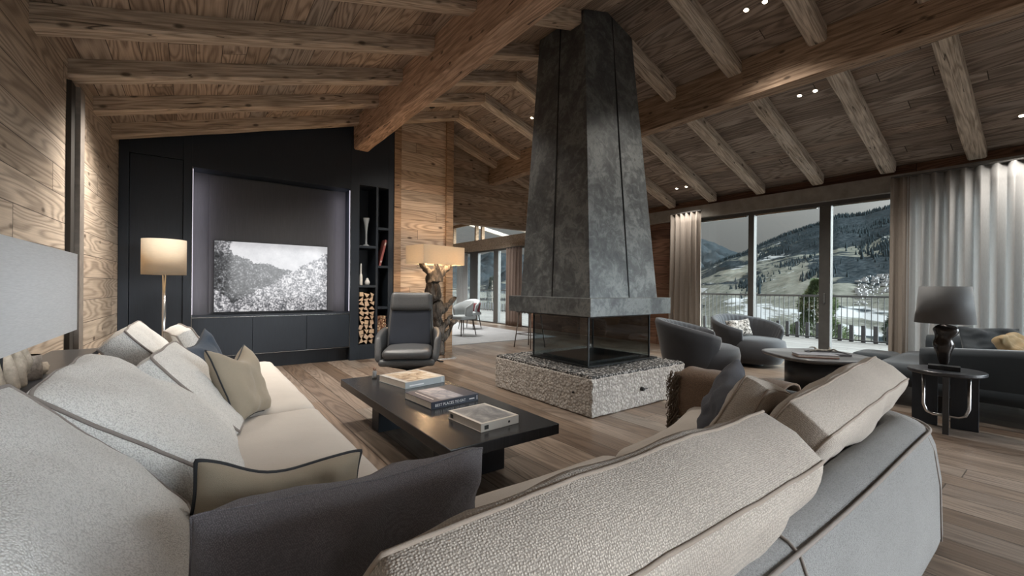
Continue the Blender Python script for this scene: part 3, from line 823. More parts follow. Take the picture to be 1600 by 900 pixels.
# backrests
sp('backrest', (-.43, 2.95, .38), (.20, 4.1, .44), .08, M['sofa'], n=(8, 30, 8))
def round_end(p):
    q = p.copy()
    # back bends forward at its right end
    if p.x > .55: q.y += ((p.x - .55) / .45) ** 2 * .10
    q.y += (p.z + .23) * -.10
    return q
def back_shell():
    # upholstered back running along the near side and curving round the right end
    bm = bmesh.new(); path = []
    pts = [(0.15, .50), (1.0, .50), (1.22, .50)]
    path = []
    n = 60
    for i in range(n + 1):
        s = i / n
        if s < .62: path.append((.10 + s / .62 * 2.52, .50, 0.0))
        else:
            a = (s - .62) / .38
            if a < .6:
                th = a / .6 * PI / 2; path.append((2.62 + .24 * math.sin(th), .74 - .24 * math.cos(th), th))
            else: path.append((2.86, .74 + (a - .6) / .4 * .94, PI / 2))
    prof = [(-.115, .06), (-.13, .12), (-.125, .35), (-.105, .50), (-.085, .555), (-.06, .575), (0, .595), (.05, .585), (.09, .55), (.10, .45), (.10, .2), (.10, .06)]
    rings = []
    for x, y, th in path:
        nx, ny = -math.sin(th), math.cos(th)      # inward normal
        sw = 1 + .0 * x
        rings.append([bm.verts.new((x + nx * a + SO.x, y + ny * a + SO.y, b + .01 * math.sin(x * 3))) for a, b in prof])
    m = len(prof)
    for A, B in zip(rings, rings[1:]):
        for i in range(m): bm.faces.new((A[i], B[i], B[(i + 1) % m], A[(i + 1) % m]))
    bm.faces.new(rings[0]); bm.faces.new(rings[-1][::-1])
    o = obj('backrest', bm, M['sofa'], sofa, smooth=True)
    # seams
    for a, b in ((-.087, .560),):
        bm = bmesh.new()
        tube(bm, [(x + -math.sin(th) * a + SO.x, y + math.cos(th) * a + SO.y, b + .004 + .01 * math.sin(x * 3)) for x, y, th in path], .006, 6)
        obj('piping', bm, M['pipe'], o, smooth=True)
    for xs in (1.19, 2.60):
        bm = bmesh.new()
        tube(bm, [(xs + SO.x, .50 + a * 1.01 + SO.y, b) for a, b in prof[1:9]], .0045, 6); obj('piping', bm, M['pipe'], o, smooth=True)
back_shell()

def lcush(label, y, w, xtop, ztop, xbot, zbot, t=.24, mat=None, seed=1, rzoff=0, bf=.7, pw=2.4, **k):
    """back cushion of the left run leaning back: bottom (xbot,zbot), top (xtop,ztop)"""
    dx, dz = xtop - xbot, ztop - zbot; h = math.hypot(dx, dz); tilt = math.atan2(-dx, dz)
    return pillow('back_cushion', (xbot, y, zbot), w, h, t, mat or M['cush'], label, 'cushion', 'loose back cushions of the corner sofa',
                  rot=Euler((-tilt, 0, R(90) + rzoff), 'XYZ'), border=t * bf, pinch=.02, pipe=M['pipe'], piper=.006, seed=seed, wr=.009, corner=.06, power=pw, **k)
lcush('huge light boucle cushion nearest the camera at the lower left', 1.15, 1.20, -.47, .885, -.06, .43, .23, seed=2)
lcush('light boucle back cushion behind the nearest one on the left', 2.24, .94, -.43, .84, .12, .42, .29, seed=5, bf=.45, pw=3)
lcush('white cushion leaning forward behind the olive square pillow', 2.83, .74, -.17, .84, .19, .43, .15, seed=9, rzoff=R(-6))
lcush('grey back cushion against the panelled wall near the far lamp', 3.86, .92, -.40, .88, -.02, .44, .22, seed=12)
lcush('small grey cushion at the far end below the cylindrical lamp', 4.45, .62, -.12, .84, .10, .44, .16, seed=15, rzoff=R(10))

def ncush(label, x, w, ytop, ztop, ybot, zbot, t, ry=0.0, rz=0.0, mat=None, seed=1, **k):
    dy, dz = ytop - ybot, ztop - zbot; h = math.hypot(dy, dz); tilt = math.atan2(ybot - ytop, dz)
    rot = (Matrix.Rotation(rz, 3, 'Z') @ Matrix.Rotation(ry, 3, 'Y') @ Matrix.Rotation(tilt, 3, 'X')).to_euler()
    return pillow('back_cushion', (x, ybot, zbot), w, h, t, mat or M['twill'], label, 'cushion', 'loose back cushions of the corner sofa',
                  rot=rot, border=t * .62, pinch=.015, pipe=M['pipelight'], piper=.0042, seed=seed, wr=.010, corner=.05, **k)
ncush('large beige twill back cushion across the bottom centre foreground', .70, 1.08, .44, .84, .72, .40, .26, seed=21)
ncush('plump taupe cushion on the right end of the near sofa back', 2.24, 1.08, .56, .80, .84, .42, .24, ry=R(-4), rz=R(0), seed=25)
ncush('smaller brown cushion wedged between the two near back cushions', 2.04, .50, .85, .77, 1.02, .42, .16, ry=R(13), rz=R(10), seed=28)

# scatter pillows
pillow('throw_pillow', (.285, 2.88, .43), .44, .44, .15, M['olive'], 'square olive linen pillow with dark piping leaning on the left seat', 'pillow',
       rot=Euler((R(-22), R(4), R(62)), 'XYZ'), pinch=.12, pipe=M['blackpipe'], piper=.004, seed=31, wr=.012, dent=.16)
pillow('throw_pillow', (.185, 3.40, .44), .46, .46, .13, M['navy'], 'navy blue pillow half hidden behind the square olive pillow', 'pillow',
       rot=Euler((R(-24), R(-12), R(70)), 'XYZ'), pinch=.10, pipe=M['blackpipe'], piper=.004, seed=33, wr=.012, dent=.05)
pillow('throw_pillow', (.225, 1.62, .335), .52, .28, .15, M['olive'], 'olive lumbar pillow with thick black piping behind the charcoal pillow', 'pillow',
       rot=Euler((R(-8), R(9), R(2)), 'XYZ'), pinch=.05, pipe=M['blackpipe'], piper=.0075, seed=36, wr=.014, dent=.16)
pillow('throw_pillow', (.345, 1.175, .345), .71, .375, .19, M['denim'], 'big charcoal wool pillow in the middle foreground', 'pillow',
       rot=Euler((R(12), R(1), R(0)), 'XYZ'), pinch=.01, pipe=M['denim'], piper=.003, seed=38, wr=.018, dent=.02)
pillow('throw_pillow', (2.22, 1.18, .44), .70, .32, .16, fabric('slate_wool', (.07, .074, .09), 420, .25, .6, 'weave'), 'dark slate pillow lying beside the brown throw at the sofa arm', 'pillow',
       rot=(Matrix.Rotation(R(24), 3, 'Z') @ Matrix.Rotation(R(-12), 3, 'Y') @ Matrix.Rotation(R(20), 3, 'X')).to_euler(), pinch=.08, seed=41, wr=.014)

# throw over the arm with fringe
def throw():
    e = empty('fringed_throw', (2.80, 1.45, .60), label='brown fringed throw draped over the right arm of the near sofa', cat='blanket')
    bm = bmesh.new(); n, m = 34, 26; V = {}
    for i in range(n + 1):
        v = i / n; y = -.42 + v * .64            # along the arm
        for j in range(m + 1):
            s = -.34 + j / m * .62               # across the arm: inner side hangs down
            if s < -.10: x, z = -.135, -.02 + (s + .10)
            elif s > .10: x, z = .155, -.02 - (s - .10)
            else:
                a = s / .10; x = .01 + .14 * math.sin(a * PI / 2) ; z = .015 + .03 * math.cos(a * PI / 2) - .02 * abs(a)
            q = Vector((y * 5, s * 7, 3))
            x += mnoise.noise(q) * .014 * (-1 if s < 0 else 1) * 1; z += mnoise.noise(q * 1.7) * .012
            V[i, j] = bm.verts.new((x, y, z))
    for i in range(n):
        for j in range(m): bm.faces.new((V[i, j], V[i + 1, j], V[i + 1, j + 1], V[i, j + 1]))
    o = obj('cloth', bm, M['throw'], e, smooth=True)
    md = o.modifiers.new('s', 'SOLIDIFY'); md.thickness = .012; md.offset = 1
    # front fall over the arm end
    bm = bmesh.new(); V = {}
    for i in range(15):
        for j in range(15):
            x = -.15 + j / 14 * .31; z = .03 - i / 14 * .30; y = .235 + .02 * math.sin(j * .9) * (i / 14) + .02 * (i / 14)
            V[i, j] = bm.verts.new((x, y, z))
    for i in range(14):
        for j in range(14): bm.faces.new((V[i, j], V[i, j + 1], V[i + 1, j + 1], V[i + 1, j]))
    o = obj('front_fold', bm, M['throw'], e, smooth=True); md = o.modifiers.new('s', 'SOLIDIFY'); md.thickness = .012
    bm = bmesh.new(); rn = random.Random(4)
    for k in range(230):
        y = .19 + rn.uniform(0, .07); z0 = .045 - k / 230 * .36; x0 = -.150 + rn.uniform(-.012, .01)
        pts = []
        for q in range(6):
            pts.append((x0 - .012 * math.sin(q * .7 + k), y + rn.uniform(-.006, .012) + q * .006, z0 - q * .016))
        tube(bm, pts, .0022, 4)
    for k in range(70):
        x = -.15 + k / 70 * .3; pts = [(x + rn.uniform(-.008, .008), .262 + rn.uniform(-.01, .015), -.26 - q * .018) for q in range(7)]
        tube(bm, pts, .0024, 4)
    f = obj('fringe', bm, M['fringe'], e, smooth=True); f['kind'] = 'stuff'
throw()

# ------------------------------------------------------------------ long black coffee table with books
t = empty('coffee_table', (1.44, 2.96, 0), label='long low black oak coffee table between sofa and hearth', cat='coffee table')
boxo('tabletop', (-.375, .385, -1.01, 1.05, .295, .36), M['tabletop'], t, bev=.004)
boxo('leg', (-.22, .22, -.66, -.50, 0, .295), M['black'], t, bev=.003)
boxo('leg', (-.22, .22, .50, .66, 0, .295), M['black'], t, bev=.003)

def text_obj(name, s, size, mat, parent, loc, rot):
    cu = D.curves.new(name, 'FONT'); cu.body = s; cu.size = size; cu.extrude = .0004
    o = D.objects.new(name, cu); COL.objects.link(o)
    bpy.context.view_layer.update()
    me = D.meshes.new_from_object(o.evaluated_get(bpy.context.evaluated_depsgraph_get()))
    D.objects.remove(o); D.curves.remove(cu)
    me.name = name; me.materials.clear(); me.materials.append(mat)
    o = D.objects.new(name, me); COL.objects.link(o); o.parent = parent; o.location = loc; o.rotation_euler = rot
    return o
TXT = plain('print_white', (.75, .75, .75), .7); TXK = plain('print_black', (.03, .03, .03), .7)
def cover_mat(name, a, b, c, s, x0, x1, y0, y1, bg):
    t_ = NT(name); sp_ = t_.n('SeparateXYZ'); t_.l(t_.obco(), sp_.inputs[0])
    n = t_.noise(t_.obco(), s, 5, .65, 1.0)
    pic = t_.ramp(n, [(.35, a), (.5, b), (.65, c)])
    m1 = t_.math('MULTIPLY', t_.math('GREATER_THAN', sp_.outputs[0], x0), t_.math('LESS_THAN', sp_.outputs[0], x1))
    m2 = t_.math('MULTIPLY', t_.math('GREATER_THAN', sp_.outputs[1], y0), t_.math('LESS_THAN', sp_.outputs[1], y1))
    return t_.bsdf(t_.mix(t_.math('MULTIPLY', m1, m2), bg, pic), .4)
def book(label, loc, w, d, h, rz, cover, spine, pages, ztop=None, pages_sides='x'):
    b = empty('book', loc, rz, label=label, cat='book')
    bm = bmesh.new(); box(bm, -w / 2, w / 2, -d / 2, d / 2, 0, .004); box(bm, -w / 2, w / 2, -d / 2, -d / 2 + .004, .004, h - .004)
    obj('spine_cover', bm, spine, b)
    boxo('page_block', (-w / 2 + .003, w / 2 - .003, -d / 2 + .004, d / 2 - .004, .004, h - .004), pages, b, bev=0)
    boxo('front_cover', (-w / 2, w / 2, -d / 2, d / 2, h - .004, h), cover, b, bev=.001)
    return b
grey = (.30, .31, .33)
c1 = cover_mat('cover_autumn', (.10, .055, .035), (.40, .30, .20), (.55, .52, .46), 9, -.16, .17, -.19, .19, (.42, .40, .38))
b = book('thick pale coffee table book with autumn photo, farthest of the three', (1.55, 3.56, .361), .40, .42, .055, R(10), c1, plain('pale_spine', (.34, .37, .38), .45), M['paper'])
boxo('spine_print', (-.16, -.02, -.2108, -.21, .016, .026), TXT, b, bev=0)
boxo('spine_print', (.17, .175, -.2108, -.21, .008, .046), TXT, b, bev=0)
c2 = cover_mat('cover_navy', (.12, .14, .19), (.24, .26, .31), (.44, .42, .46), 10, -.11, .08, -.17, .17, (.03, .036, .06))
b = book('navy blue coffee table book with white spine lettering, middle of three', (1.485, 2.87, .361), .40, .38, .05, R(5), c2, plain('navy_spine', (.022, .028, .045), .4), M['paper'])
text_obj('spine_title', 'BEST PLACES TO EAT', .027, TXT, b, (-.17, -.1905, .014), (R(90), 0, 0))
boxo('spine_print', (.118, .165, -.1908, -.19, .018, .026), TXT, b, bev=0)
boxo('spine_print', (.186, .191, -.1908, -.19, .010, .040), TXT, b, bev=0)
boxo('cover_print', (-.150, -.143, -.13, .13, .05, .0504), TXT, b, bev=0)
c3 = cover_mat('cover_grey', (.12, .12, .13), (.24, .235, .235), (.42, .40, .38), 6, -.125, .125, -.16, .16, (.62, .57, .51))
b = book('square white boxed book with grey cover photo, nearest of the three', (1.465, 2.265, .361), .29, .35, .05, R(4), c3, plain('white_box_spine', (.60, .56, .51), .5), plain('white_box_side', (.58, .53, .48), .6))
for x in (-.12,): boxo('printed_label', (x, x + .03, -.1762, -.175, .012, .036), TXK, b, bev=0)
boxo('printed_label', (-.1463, -.145, .12, .15, .012, .036), TXK, b, bev=0)
boxo('printed_label', (.06, .075, -.1762, -.175, .018, .030), TXK, b, bev=0)
f = empty('tiny_figurine', (1.32, 3.86, .361), label='tiny seated figurine on the far edge of the black coffee table', cat='figurine')
bm = bmesh.new(); lathe(bm, [(.022, 0), (.024, .02), (.016, .045), (.02, .06), (.010, .075)], 14); obj('body', bm, plain('figurine_grey', (.25, .25, .25), .5), f, smooth=True)
bm = bmesh.new(); lathe(bm, [(.004, .072), (.014, .082), (.015, .094), (.006, .106)], 14); obj('head', bm, plain('figurine_brown', (.22, .12, .08), .5), f, smooth=True)
p = empty('pen', (1.80, 3.76, .367), R(-30), label='black pen near the far right corner of the black table', cat='pen')
bm = bmesh.new(); tube(bm, [(-.05, 0, 0), (.03, 0, 0), (.045, 0, 0), (.05, 0, 0)], .005, 8, radii=[.006, .006, .005, .001]); obj('barrel', bm, M['blackmetal'], p, smooth=True)

# ------------------------------------------------------------------ hearth and hanging hood
bm = bmesh.new()
hx0, hx1, hy0, hy1 = 2.935, 4.455, 2.705, 4.275
V = rbox_bm(hx1 - hx0, hy1 - hy0, .355, .012, n=(60, 60, 16)); 
for v_ in V.verts:
    q = v_.co * 16
    v_.co += Vector((mnoise.noise(q), mnoise.noise(q + Vector((5, 5, 5))), mnoise.noise(q + Vector((0, 9, 2))))) * .007
h_ = empty('stone_hearth', (3.695, 3.49, 0), label='rough hewn pale stone hearth block under the black fireplace', cat='hearth')
obj('stone_block', V, M['stone'], h_, smooth=False, loc=(0, 0, .182))
V = rbox_bm(1.50, 1.55, .03, .01, n=(60, 60, 3))
for v_ in V.verts:
    if v_.co.z > 0: v_.co.z += abs(mnoise.noise(v_.co * 34)) * .016
obj('gravel_topping', V, M['gravel'], h_, loc=(0, 0, .366))
bm = bmesh.new(); lathe(bm, [(.001, 0), (.022, 0), (.022, .02), (.014, .035), (.001, .035)], 20, M=Matrix.Translation((-.03, -.787, .182)) @ Matrix.Rotation(R(90), 4, 'X'))
box(bm, -.025, .03, -.82, -.81, .178, .188); obj('air_vent_knob', bm, M['blackmetal'], h_, smooth=False)
bm = bmesh.new(); lathe(bm, [(.001, 0), (.010, 0), (.010, .012), (.001, .012)], 14, M=Matrix.Translation((-.762, -.55, .20)) @ Matrix.Rotation(R(-90), 4, 'Y')); obj('bolt', bm, M['blackmetal'], h_)

fp = empty('fireplace', (3.70, 3.50, .38), label='tall black steel fireplace hood with smoked glass firebox', cat='fireplace')
FO = Vector((-3.70, -3.50, -.38))
def fo(*b): return (b[0] + FO.x, b[1] + FO.x, b[2] + FO.y, b[3] + FO.y, b[4] + FO.z, b[5] + FO.z)
# hood body: frustum cut by the ceiling
bx0, bx1, by0, by1, bz = 3.15, 4.262, 2.94, 4.06, 1.10
tx0, tx1, ty0, ty1, tz = 3.46, 4.28, 3.35, 4.12, 4.45
def lerp(a, b, t_): return a + (b - a) * t_
bm = bmesh.new()
def corner(ix, iy):
    b0 = Vector(((bx0, bx1)[ix], (by0, by1)[iy], bz)); t0 = Vector(((tx0, tx1)[ix], (ty0, ty1)[iy], 4.30)); d = t0 - b0
    s = 1.0
    for _ in range(20):
        p_ = b0 + d * s; s += (ceil_z(p_.x) - .004 - p_.z) / d.z
    return b0, b0 + d * s
B = [corner(0, 0), corner(1, 0), corner(1, 1), corner(0, 1)]
lo_ = [bm.verts.new(b_[0] + FO) for b_ in B]; hi_ = [bm.verts.new(b_[1] + FO) for b_ in B]
def ridgept(a, b_):
    s = (RX - a.x) / (b_.x - a.x); y_ = lerp(a.y, b_.y, s); return Vector((RX, y_, ceil_z(RX) - .006))
r0 = bm.verts.new(ridgept(B[0][1], B[1][1]) + FO); r1 = bm.verts.new(ridgept(B[3][1], B[2][1]) + FO)
bm.faces.new(lo_[::-1]); bm.faces.new((lo_[0], lo_[1], hi_[1], r0, hi_[0])); bm.faces.new((lo_[1], lo_[2], hi_[2], hi_[1]))
bm.faces.new((lo_[2], lo_[3], hi_[3], r1, hi_[2])); bm.faces.new((lo_[3], lo_[0], hi_[0], hi_[3])); bm.faces.new((hi_[0], r0, r1, hi_[3])); bm.faces.new((r0, hi_[1], hi_[2], r1))
hood = obj('hood', bm, M['hood'], fp, bev=.003)
# standing seams on the visible faces
def seam(pb, pt, nrm, w=.012, d=.006):
    bm = bmesh.new(); pb, pt, nrm = Vector(pb) + FO, Vector(pt) + FO, Vector(nrm).normalized()
    ax = (pt - pb).normalized(); sd = ax.cross(nrm).normalized()
    a = [p_ + sd * s_ * w / 2 + nrm * k_ * d for p_ in (pb, pt) for (s_, k_) in ((-1, -.5), (1, -.5), (1, 1), (-1, 1))]
    vs_ = [bm.verts.new(p_) for p_ in a]
    for f_ in ((0, 1, 2, 3), (7, 6, 5, 4), (0, 4, 5, 1), (1, 5, 6, 2), (2, 6, 7, 3), (3, 7, 4, 0)): bm.faces.new([vs_[i_] for i_ in f_])
    obj('panel_seam', bm, M['blackmetal'], fp)
mid = lambda a, b_, s=.5: a + (b_ - a) * s
tl = mid(B[0][1], B[3][1]); bl = mid(B[0][0], B[3][0])
seam(bl, tl, (-1, 0, .05))
tr_ = ridgept(B[0][1], B[1][1]) ; brt = mid(B[0][0], B[1][0], .55); tr_ = mid(B[0][1], B[1][1], .55); tr_.z = ceil_z(tr_.x) - .02
seam(brt, tr_, (0, -1, .05))
# skirt
bm = bmesh.new(); box(bm, *fo(3.03, 4.345, 2.82, 4.14, .925, 1.105)); obj('hood_skirt', bm, M['hood'], fp, bev=.004)
# firebox
gx0, gx1, gy0, gy1 = 3.25, 4.27, 3.05, 3.93
boxo('base_plate', fo(gx0 - .03, gx1 + .12, gy0 - .03, gy1 + .03, .388, .402), M['blackmetal'], fp)
boxo('ash_tray', fo(gx0 + .08, gx1 - .08, gy0 + .08, gy1 - .08, .402, .43), M['blackmetal'], fp)
for b_ in ((gx0, gx0 + .006, gy0, gy1), (gx1 - .006, gx1, gy0, gy1), (gx0 + .006, gx1 - .006, gy0, gy0 + .006), (gx0 + .006, gx1 - .006, gy1 - .006, gy1)):
    boxo('glass_pane', fo(*b_, .404, .925), M['fireglass'], fp, bev=0)
for (x, y) in ((gx0, gy0), (gx1, gy0), (gx1, gy1), (gx0, gy1)):
    boxo('corner_post', fo(x - .008, x + .008, y - .008, y + .008, .402, .925), M['blackmetal'], fp, bev=.001)
boxo('glass_rail', fo(gx0 - .012, gx1 + .012, gy0 - .012, gy0 + .012, .895, .925), M['blackmetal'], fp, bev=.001)
boxo('glass_rail', fo(gx0 - .012, gx0 + .012, gy0, gy1, .895, .925), M['blackmetal'], fp, bev=.001)

# ------------------------------------------------------------------ recliner
def recliner():
    e = empty('lounge_recliner', (2.22, 5.20, 0), R(-28), label='grey leather swivel recliner with headrest facing the coffee table', cat='armchair')
    L = M['leather']
    bm = bmesh.new(); lathe(bm, [(.0001, 0), (.27, 0), (.28, .012), (.24, .022), (.05, .035), (.035, .05), (.035, .13), (.10, .15), (.28, .20), (.30, .255), (.0001, .255)], 40); obj('pedestal', bm, M['blackmetal'], e, smooth=True)
    rbox('seat_shell', (0, .0, .27), (.68, .66, .09), .045, L, e, n=(14, 14, 6))
    rbox('seat_cushion', (0, -.05, .375), (.58, .62, .12), .055, L, e, puff=.03, n=(16, 16, 6), seed=2, wr=.004)
    Bk = Euler((R(-16), 0, 0))
    def tp(p):
        q = p.copy(); q.x *= 1 - .10 * (p.z + .33) / .66; q.y += -.35 * (abs(p.x) ** 2); return q
    rbox('backrest_shell', (0, .33, .72), (.62, .10, .80), .045, L, e, rot=Bk, n=(14, 6, 18), taper=tp)
    rbox('backrest_cushion', (0, .245, .64), (.56, .10, .50), .045, M['darkfab'], e, rot=Bk, puff=.0, n=(14, 6, 14), taper=tp)
    rbox('headrest', (0, .325, .99), (.56, .13, .26), .05, L, e, rot=Bk, n=(14, 6, 8), taper=tp)
    for s in (-1, 1):
        bm = bmesh.new(); rings = []
        # curved wing arm: sweeps from the back down to the seat front
        N = 22
        for i in range(N + 1):
            u = i / N
            y = .34 - u * .62; top = .66 - .12 * u ** 1.5 - (.20 * max(0, u - .82) / .18 if u > .82 else 0); bot = .27
            xo = .345 + .045 * math.sin(u * PI * .9); th = .075 * (1 - .25 * u)
            prof = [(xo, bot), (xo + .02, (bot + top) / 2), (xo + .025, top - .03), (xo, top), (xo - th * .6, top - .005), (xo - th, top - .03), (xo - th, (bot + top) / 2), (xo - th, bot)]
            rings.append([bm.verts.new((s * a, y, b)) for a, b in prof])
        for A, Bq in zip(rings, rings[1:]):
            for k in range(8): bm.faces.new((A[k], Bq[k], Bq[(k + 1) % 8], A[(k + 1) % 8]))
        bm.faces.new(rings[0]); bm.faces.new(rings[-1][::-1])
        o = obj('armrest', bm, L, e, smooth=True); md = o.modifiers.new('sub', 'SUBSURF'); md.levels = 1; md.render_levels = 2
    bm = bmesh.new(); tube(bm, [(.33, -.2, .30), (.40, -.22, .27), (.44, -.24, .27)], .01, 8); obj('recline_lever', bm, M['blackmetal'], e, smooth=True)
    return e
recliner()

# ------------------------------------------------------------------ lamps
def point(loc, e, col=(1, .66, .36), r=.05):
    li = D.lights.new('bulb', 'POINT'); li.energy = e; li.color = col; li.shadow_soft_size = r
    o = D.objects.new('shade_point_light', li); COL.objects.link(o); o.location = loc; return o
def drum_shade(name, mat, parent, r0, r1, z0, z1, n=48, th=.004):
    bm = bmesh.new(); prof = [(r0, z0), (r1, z1), (r1 - th, z1), (r0 - th, z0), (r0, z0)]; 
    rings = []
    for r, z in prof[:4]: rings.append([bm.verts.new((r * math.cos(2 * PI * i / n), r * math.sin(2 * PI * i / n), z)) for i in range(n)])
    for a in range(4):
        A, Bq = rings[a], rings[(a + 1) % 4]
        for i in range(n): bm.faces.new((A[i], A[(i + 1) % n], Bq[(i + 1) % n], Bq[i]))
    return obj(name, bm, mat, parent, smooth=True)
fl = empty('floor_lamp', (-.28, 6.3, 0), label='floor lamp with cylindrical linen shade before the black panelling', cat='lamp')
bm = bmesh.new(); lathe(bm, [(.0001, 0), (.15, 0), (.15, .02), (.02, .03), (.0001, .03)], 32); obj('base', bm, M['chrome'], fl, smooth=True)
bm = bmesh.new(); tube(bm, [(0, 0, .03), (0, 0, 1.34)], .019, 14); obj('pole', bm, M['chrome'], fl, smooth=True)
bm = bmesh.new(); lathe(bm, [(.0001, 1.34), (.03, 1.34), (.03, 1.40), (.0001, 1.40)], 16); obj('socket', bm, M['chrome'], fl)
drum_shade('lamp_shade', M['shadeb'], fl, .205, .205, 1.31, 1.71)
bm = bmesh.new(); lathe(bm, [(.0001, 1.42), (.03, 1.44), (.035, 1.48), (.0001, 1.52)], 16); obj('bulb', bm, M['bulb'], fl, smooth=True)
point((-.28, 6.3, 1.5), 1.0)

def box_shade(name, mat, parent, hx, hy, z0, z1, th=.004):
    bm = bmesh.new()
    o_ = [(-hx, -hy), (hx, -hy), (hx, hy), (-hx, hy)]; i_ = [(-hx + th, -hy + th), (hx - th, -hy + th), (hx - th, hy - th), (-hx + th, hy - th)]
    rings = [[bm.verts.new((x, y, z)) for x, y in pts] for pts, z in ((o_, z0), (o_, z1), (i_, z1), (i_, z0))]
    for a in range(4):
        A, Bq = rings[a], rings[(a + 1) % 4]
        for k in range(4): bm.faces.new((A[k], A[(k + 1) % 4], Bq[(k + 1) % 4], Bq[k]))
    return obj(name, bm, mat, parent)

# driftwood floor lamp by the panelled wall
dl = empty('driftwood_floor_lamp', (3.27, 6.55, 0), label='gnarled driftwood root floor lamp with long cream box shade', cat='lamp')
def skin(name, verts, edges, radii, mat, parent, lv=2, disp=.02, dscale=9):
    me = D.meshes.new(name); me.from_pydata(verts, edges, [])
    o = D.objects.new(name, me); COL.objects.link(o)
    sm = o.modifiers.new('skin', 'SKIN'); 
    for i, r in enumerate(radii): me.skin_vertices[0].data[i].radius = r if isinstance(r, tuple) else (r, r)
    me.skin_vertices[0].data[0].use_root = True
    ss = o.modifiers.new('sub', 'SUBSURF'); ss.levels = lv; ss.render_levels = lv
    bpy.context.view_layer.update()
    dg = bpy.context.evaluated_depsgraph_get(); m2 = D.meshes.new_from_object(o.evaluated_get(dg)); D.objects.remove(o)
    for v_ in m2.vertices:
        q = Vector((v_.co.x * dscale * 1.6, v_.co.y * dscale * 1.6, v_.co.z * dscale * .5))
        v_.co += Vector((mnoise.noise(q), mnoise.noise(q + Vector((4, 4, 4))), mnoise.noise(q * 1.3 + Vector((8, 1, 4))) * .6)) * disp
    m2.name = name; m2.materials.clear()
    return link(name, m2, mat, parent, smooth=True)
def limb(pts, r0, r1, V, E, Rr, start=None):
    prev = start
    for i, p_ in enumerate(pts):
        V.append(p_); Rr.append(lerp(r0, r1, i / max(1, len(pts) - 1))); k = len(V) - 1
        if prev is not None: E.append((prev, k))
        prev = k
    return prev
V, E_, Rr = [], [], []
limb([(0, 0, .02), (.02, .01, .2), (.05, 0, .42), (.03, .02, .62), (0, -.01, .82), (-.04, 0, 1.0), (-.05, .0, 1.18), (-.04, 0, 1.34)], .12, .11, V, E_, Rr)
Rr[0] = .15; Rr[1] = .11; Rr[2] = .10; Rr[3] = .09; Rr[4] = .11; Rr[5] = .13; Rr[6] = .15; Rr[7] = .12
limb([(-.14, -.02, 1.44), (-.25, -.03, 1.55), (-.33, -.02, 1.62)], .06, .035, V, E_, Rr, 7)
limb([(.08, -.02, 1.44), (.20, -.02, 1.54), (.29, 0, 1.62)], .07, .045, V, E_, Rr, 7)
limb([(-.02, -.08, 1.48), (-.08, -.10, 1.60)], .05, .03, V, E_, Rr, 7)
limb([(.17, -.04, .88), (.27, -.05, .93), (.34, -.04, 1.04)], .05, .02, V, E_, Rr, 4)
limb([(.12, -.03, .52), (.22, -.04, .66), (.33, -.04, .72)], .055, .02, V, E_, Rr, 2)
limb([(.10, -.02, .30), (.20, -.04, .40), (.30, -.05, .60), (.36, -.04, .63)], .05, .02, V, E_, Rr, 1)
limb([(-.15, -.05, .95), (-.20, -.07, .80)], .05, .02, V, E_, Rr, 5)
limb([(-.12, -.06, 1.28), (-.16, -.1, 1.12), (-.10, -.13, .98)], .05, .02, V, E_, Rr, 6)
skin('driftwood_root', V, E_, Rr, M['drift'], dl, disp=.055, dscale=9)
boxo('base_plate', (-.2, .3, -.18, .14, 0, .012), M['chrome'], dl, loc=(0, 0, 0))
s_ = box_shade('lamp_shade', M['shadeb'], dl, .425, .24, 1.57, 1.87)
s_.location = (-.05, -.08, 0); s_.rotation_euler = (0, 0, R(12))
bm = bmesh.new(); tube(bm, [(-.05, 0, 1.4), (-.03, -.10, 1.55), (0, -.12, 1.74)], .012, 8); box(bm, -.37, .37, -.125, -.115, 1.735, 1.745); obj('shade_holder', bm, M['blackmetal'], dl)
for x in (-.2, .2):
    bm = bmesh.new(); lathe(bm, [(.0001, 1.63), (.03, 1.66), (.03, 1.70), (.0001, 1.73)], 14, x, -.12); obj('bulb', bm, M['bulb'], dl, smooth=True)
    point((3.27 + x, 6.43, 1.66), 12)

# foreground console, lamp and wooden pieces
cn = empty('console_table', (-.60, 2.5, 0), label='narrow dark console behind the left sofa run', cat='console')
boxo('console_top', (-.14, .09, -1.5, 1.5, .735, .765), M['darktab'], cn)
for y in (-1.4, 1.4): boxo('leg', (-.12, .07, y - .03, y + .03, 0, .735), M['darktab'], cn)
dt = empty('driftwood_table_lamp', (-.585, 2.42, .766), label='table lamp with long white shade on driftwood branches at the left edge', cat='lamp')
box_shade('lamp_shade', M['shadew'], dt, .135, .54, .215, .575).location = (.0, -.08, 0)
bm = bmesh.new(); tube(bm, [(0, 0, .01), (0, 0, .42)], .011, 10); box(bm, -.13, .13, -.006, .006, .415, .425); obj('stem', bm, M['blackmetal'], dt)
for yy in (1.98, 2.22, 2.46, 2.70): point((-.61, yy, 1.17), .42, (.95, .97, 1.0), .1)  # added points inside the shade, stand in for daylight on it
for k, (y, r_, h2) in enumerate(((.16, .018, .30), (.24, .021, .22), (.06, .021, .22), (.31, .014, .24), (-.08, .024, .25), (-.2, .022, .2))):
    V, E_, Rr = [], [], []
    limb([(.02 * ((-1) ** k), y, .0), (.01, y + .01, h2 * .4), (-.01, y + .02 * ((-1) ** k), h2 * .75), (0, y, h2)], r_ * 1.2, r_ * .7, V, E_, Rr)
    skin('branch', V, E_, Rr, M['palewood'], dt, lv=1, disp=.007, dscale=10)
sg = empty('candle_stump', (-.60, 2.84, .766), label='small cut log stump standing on the console at the left', cat='wood stump')
bm = bmesh.new(); lathe(bm, [(.0001, 0), (.046, 0), (.044, .05), (.042, .105), (.041, .11)], 24)
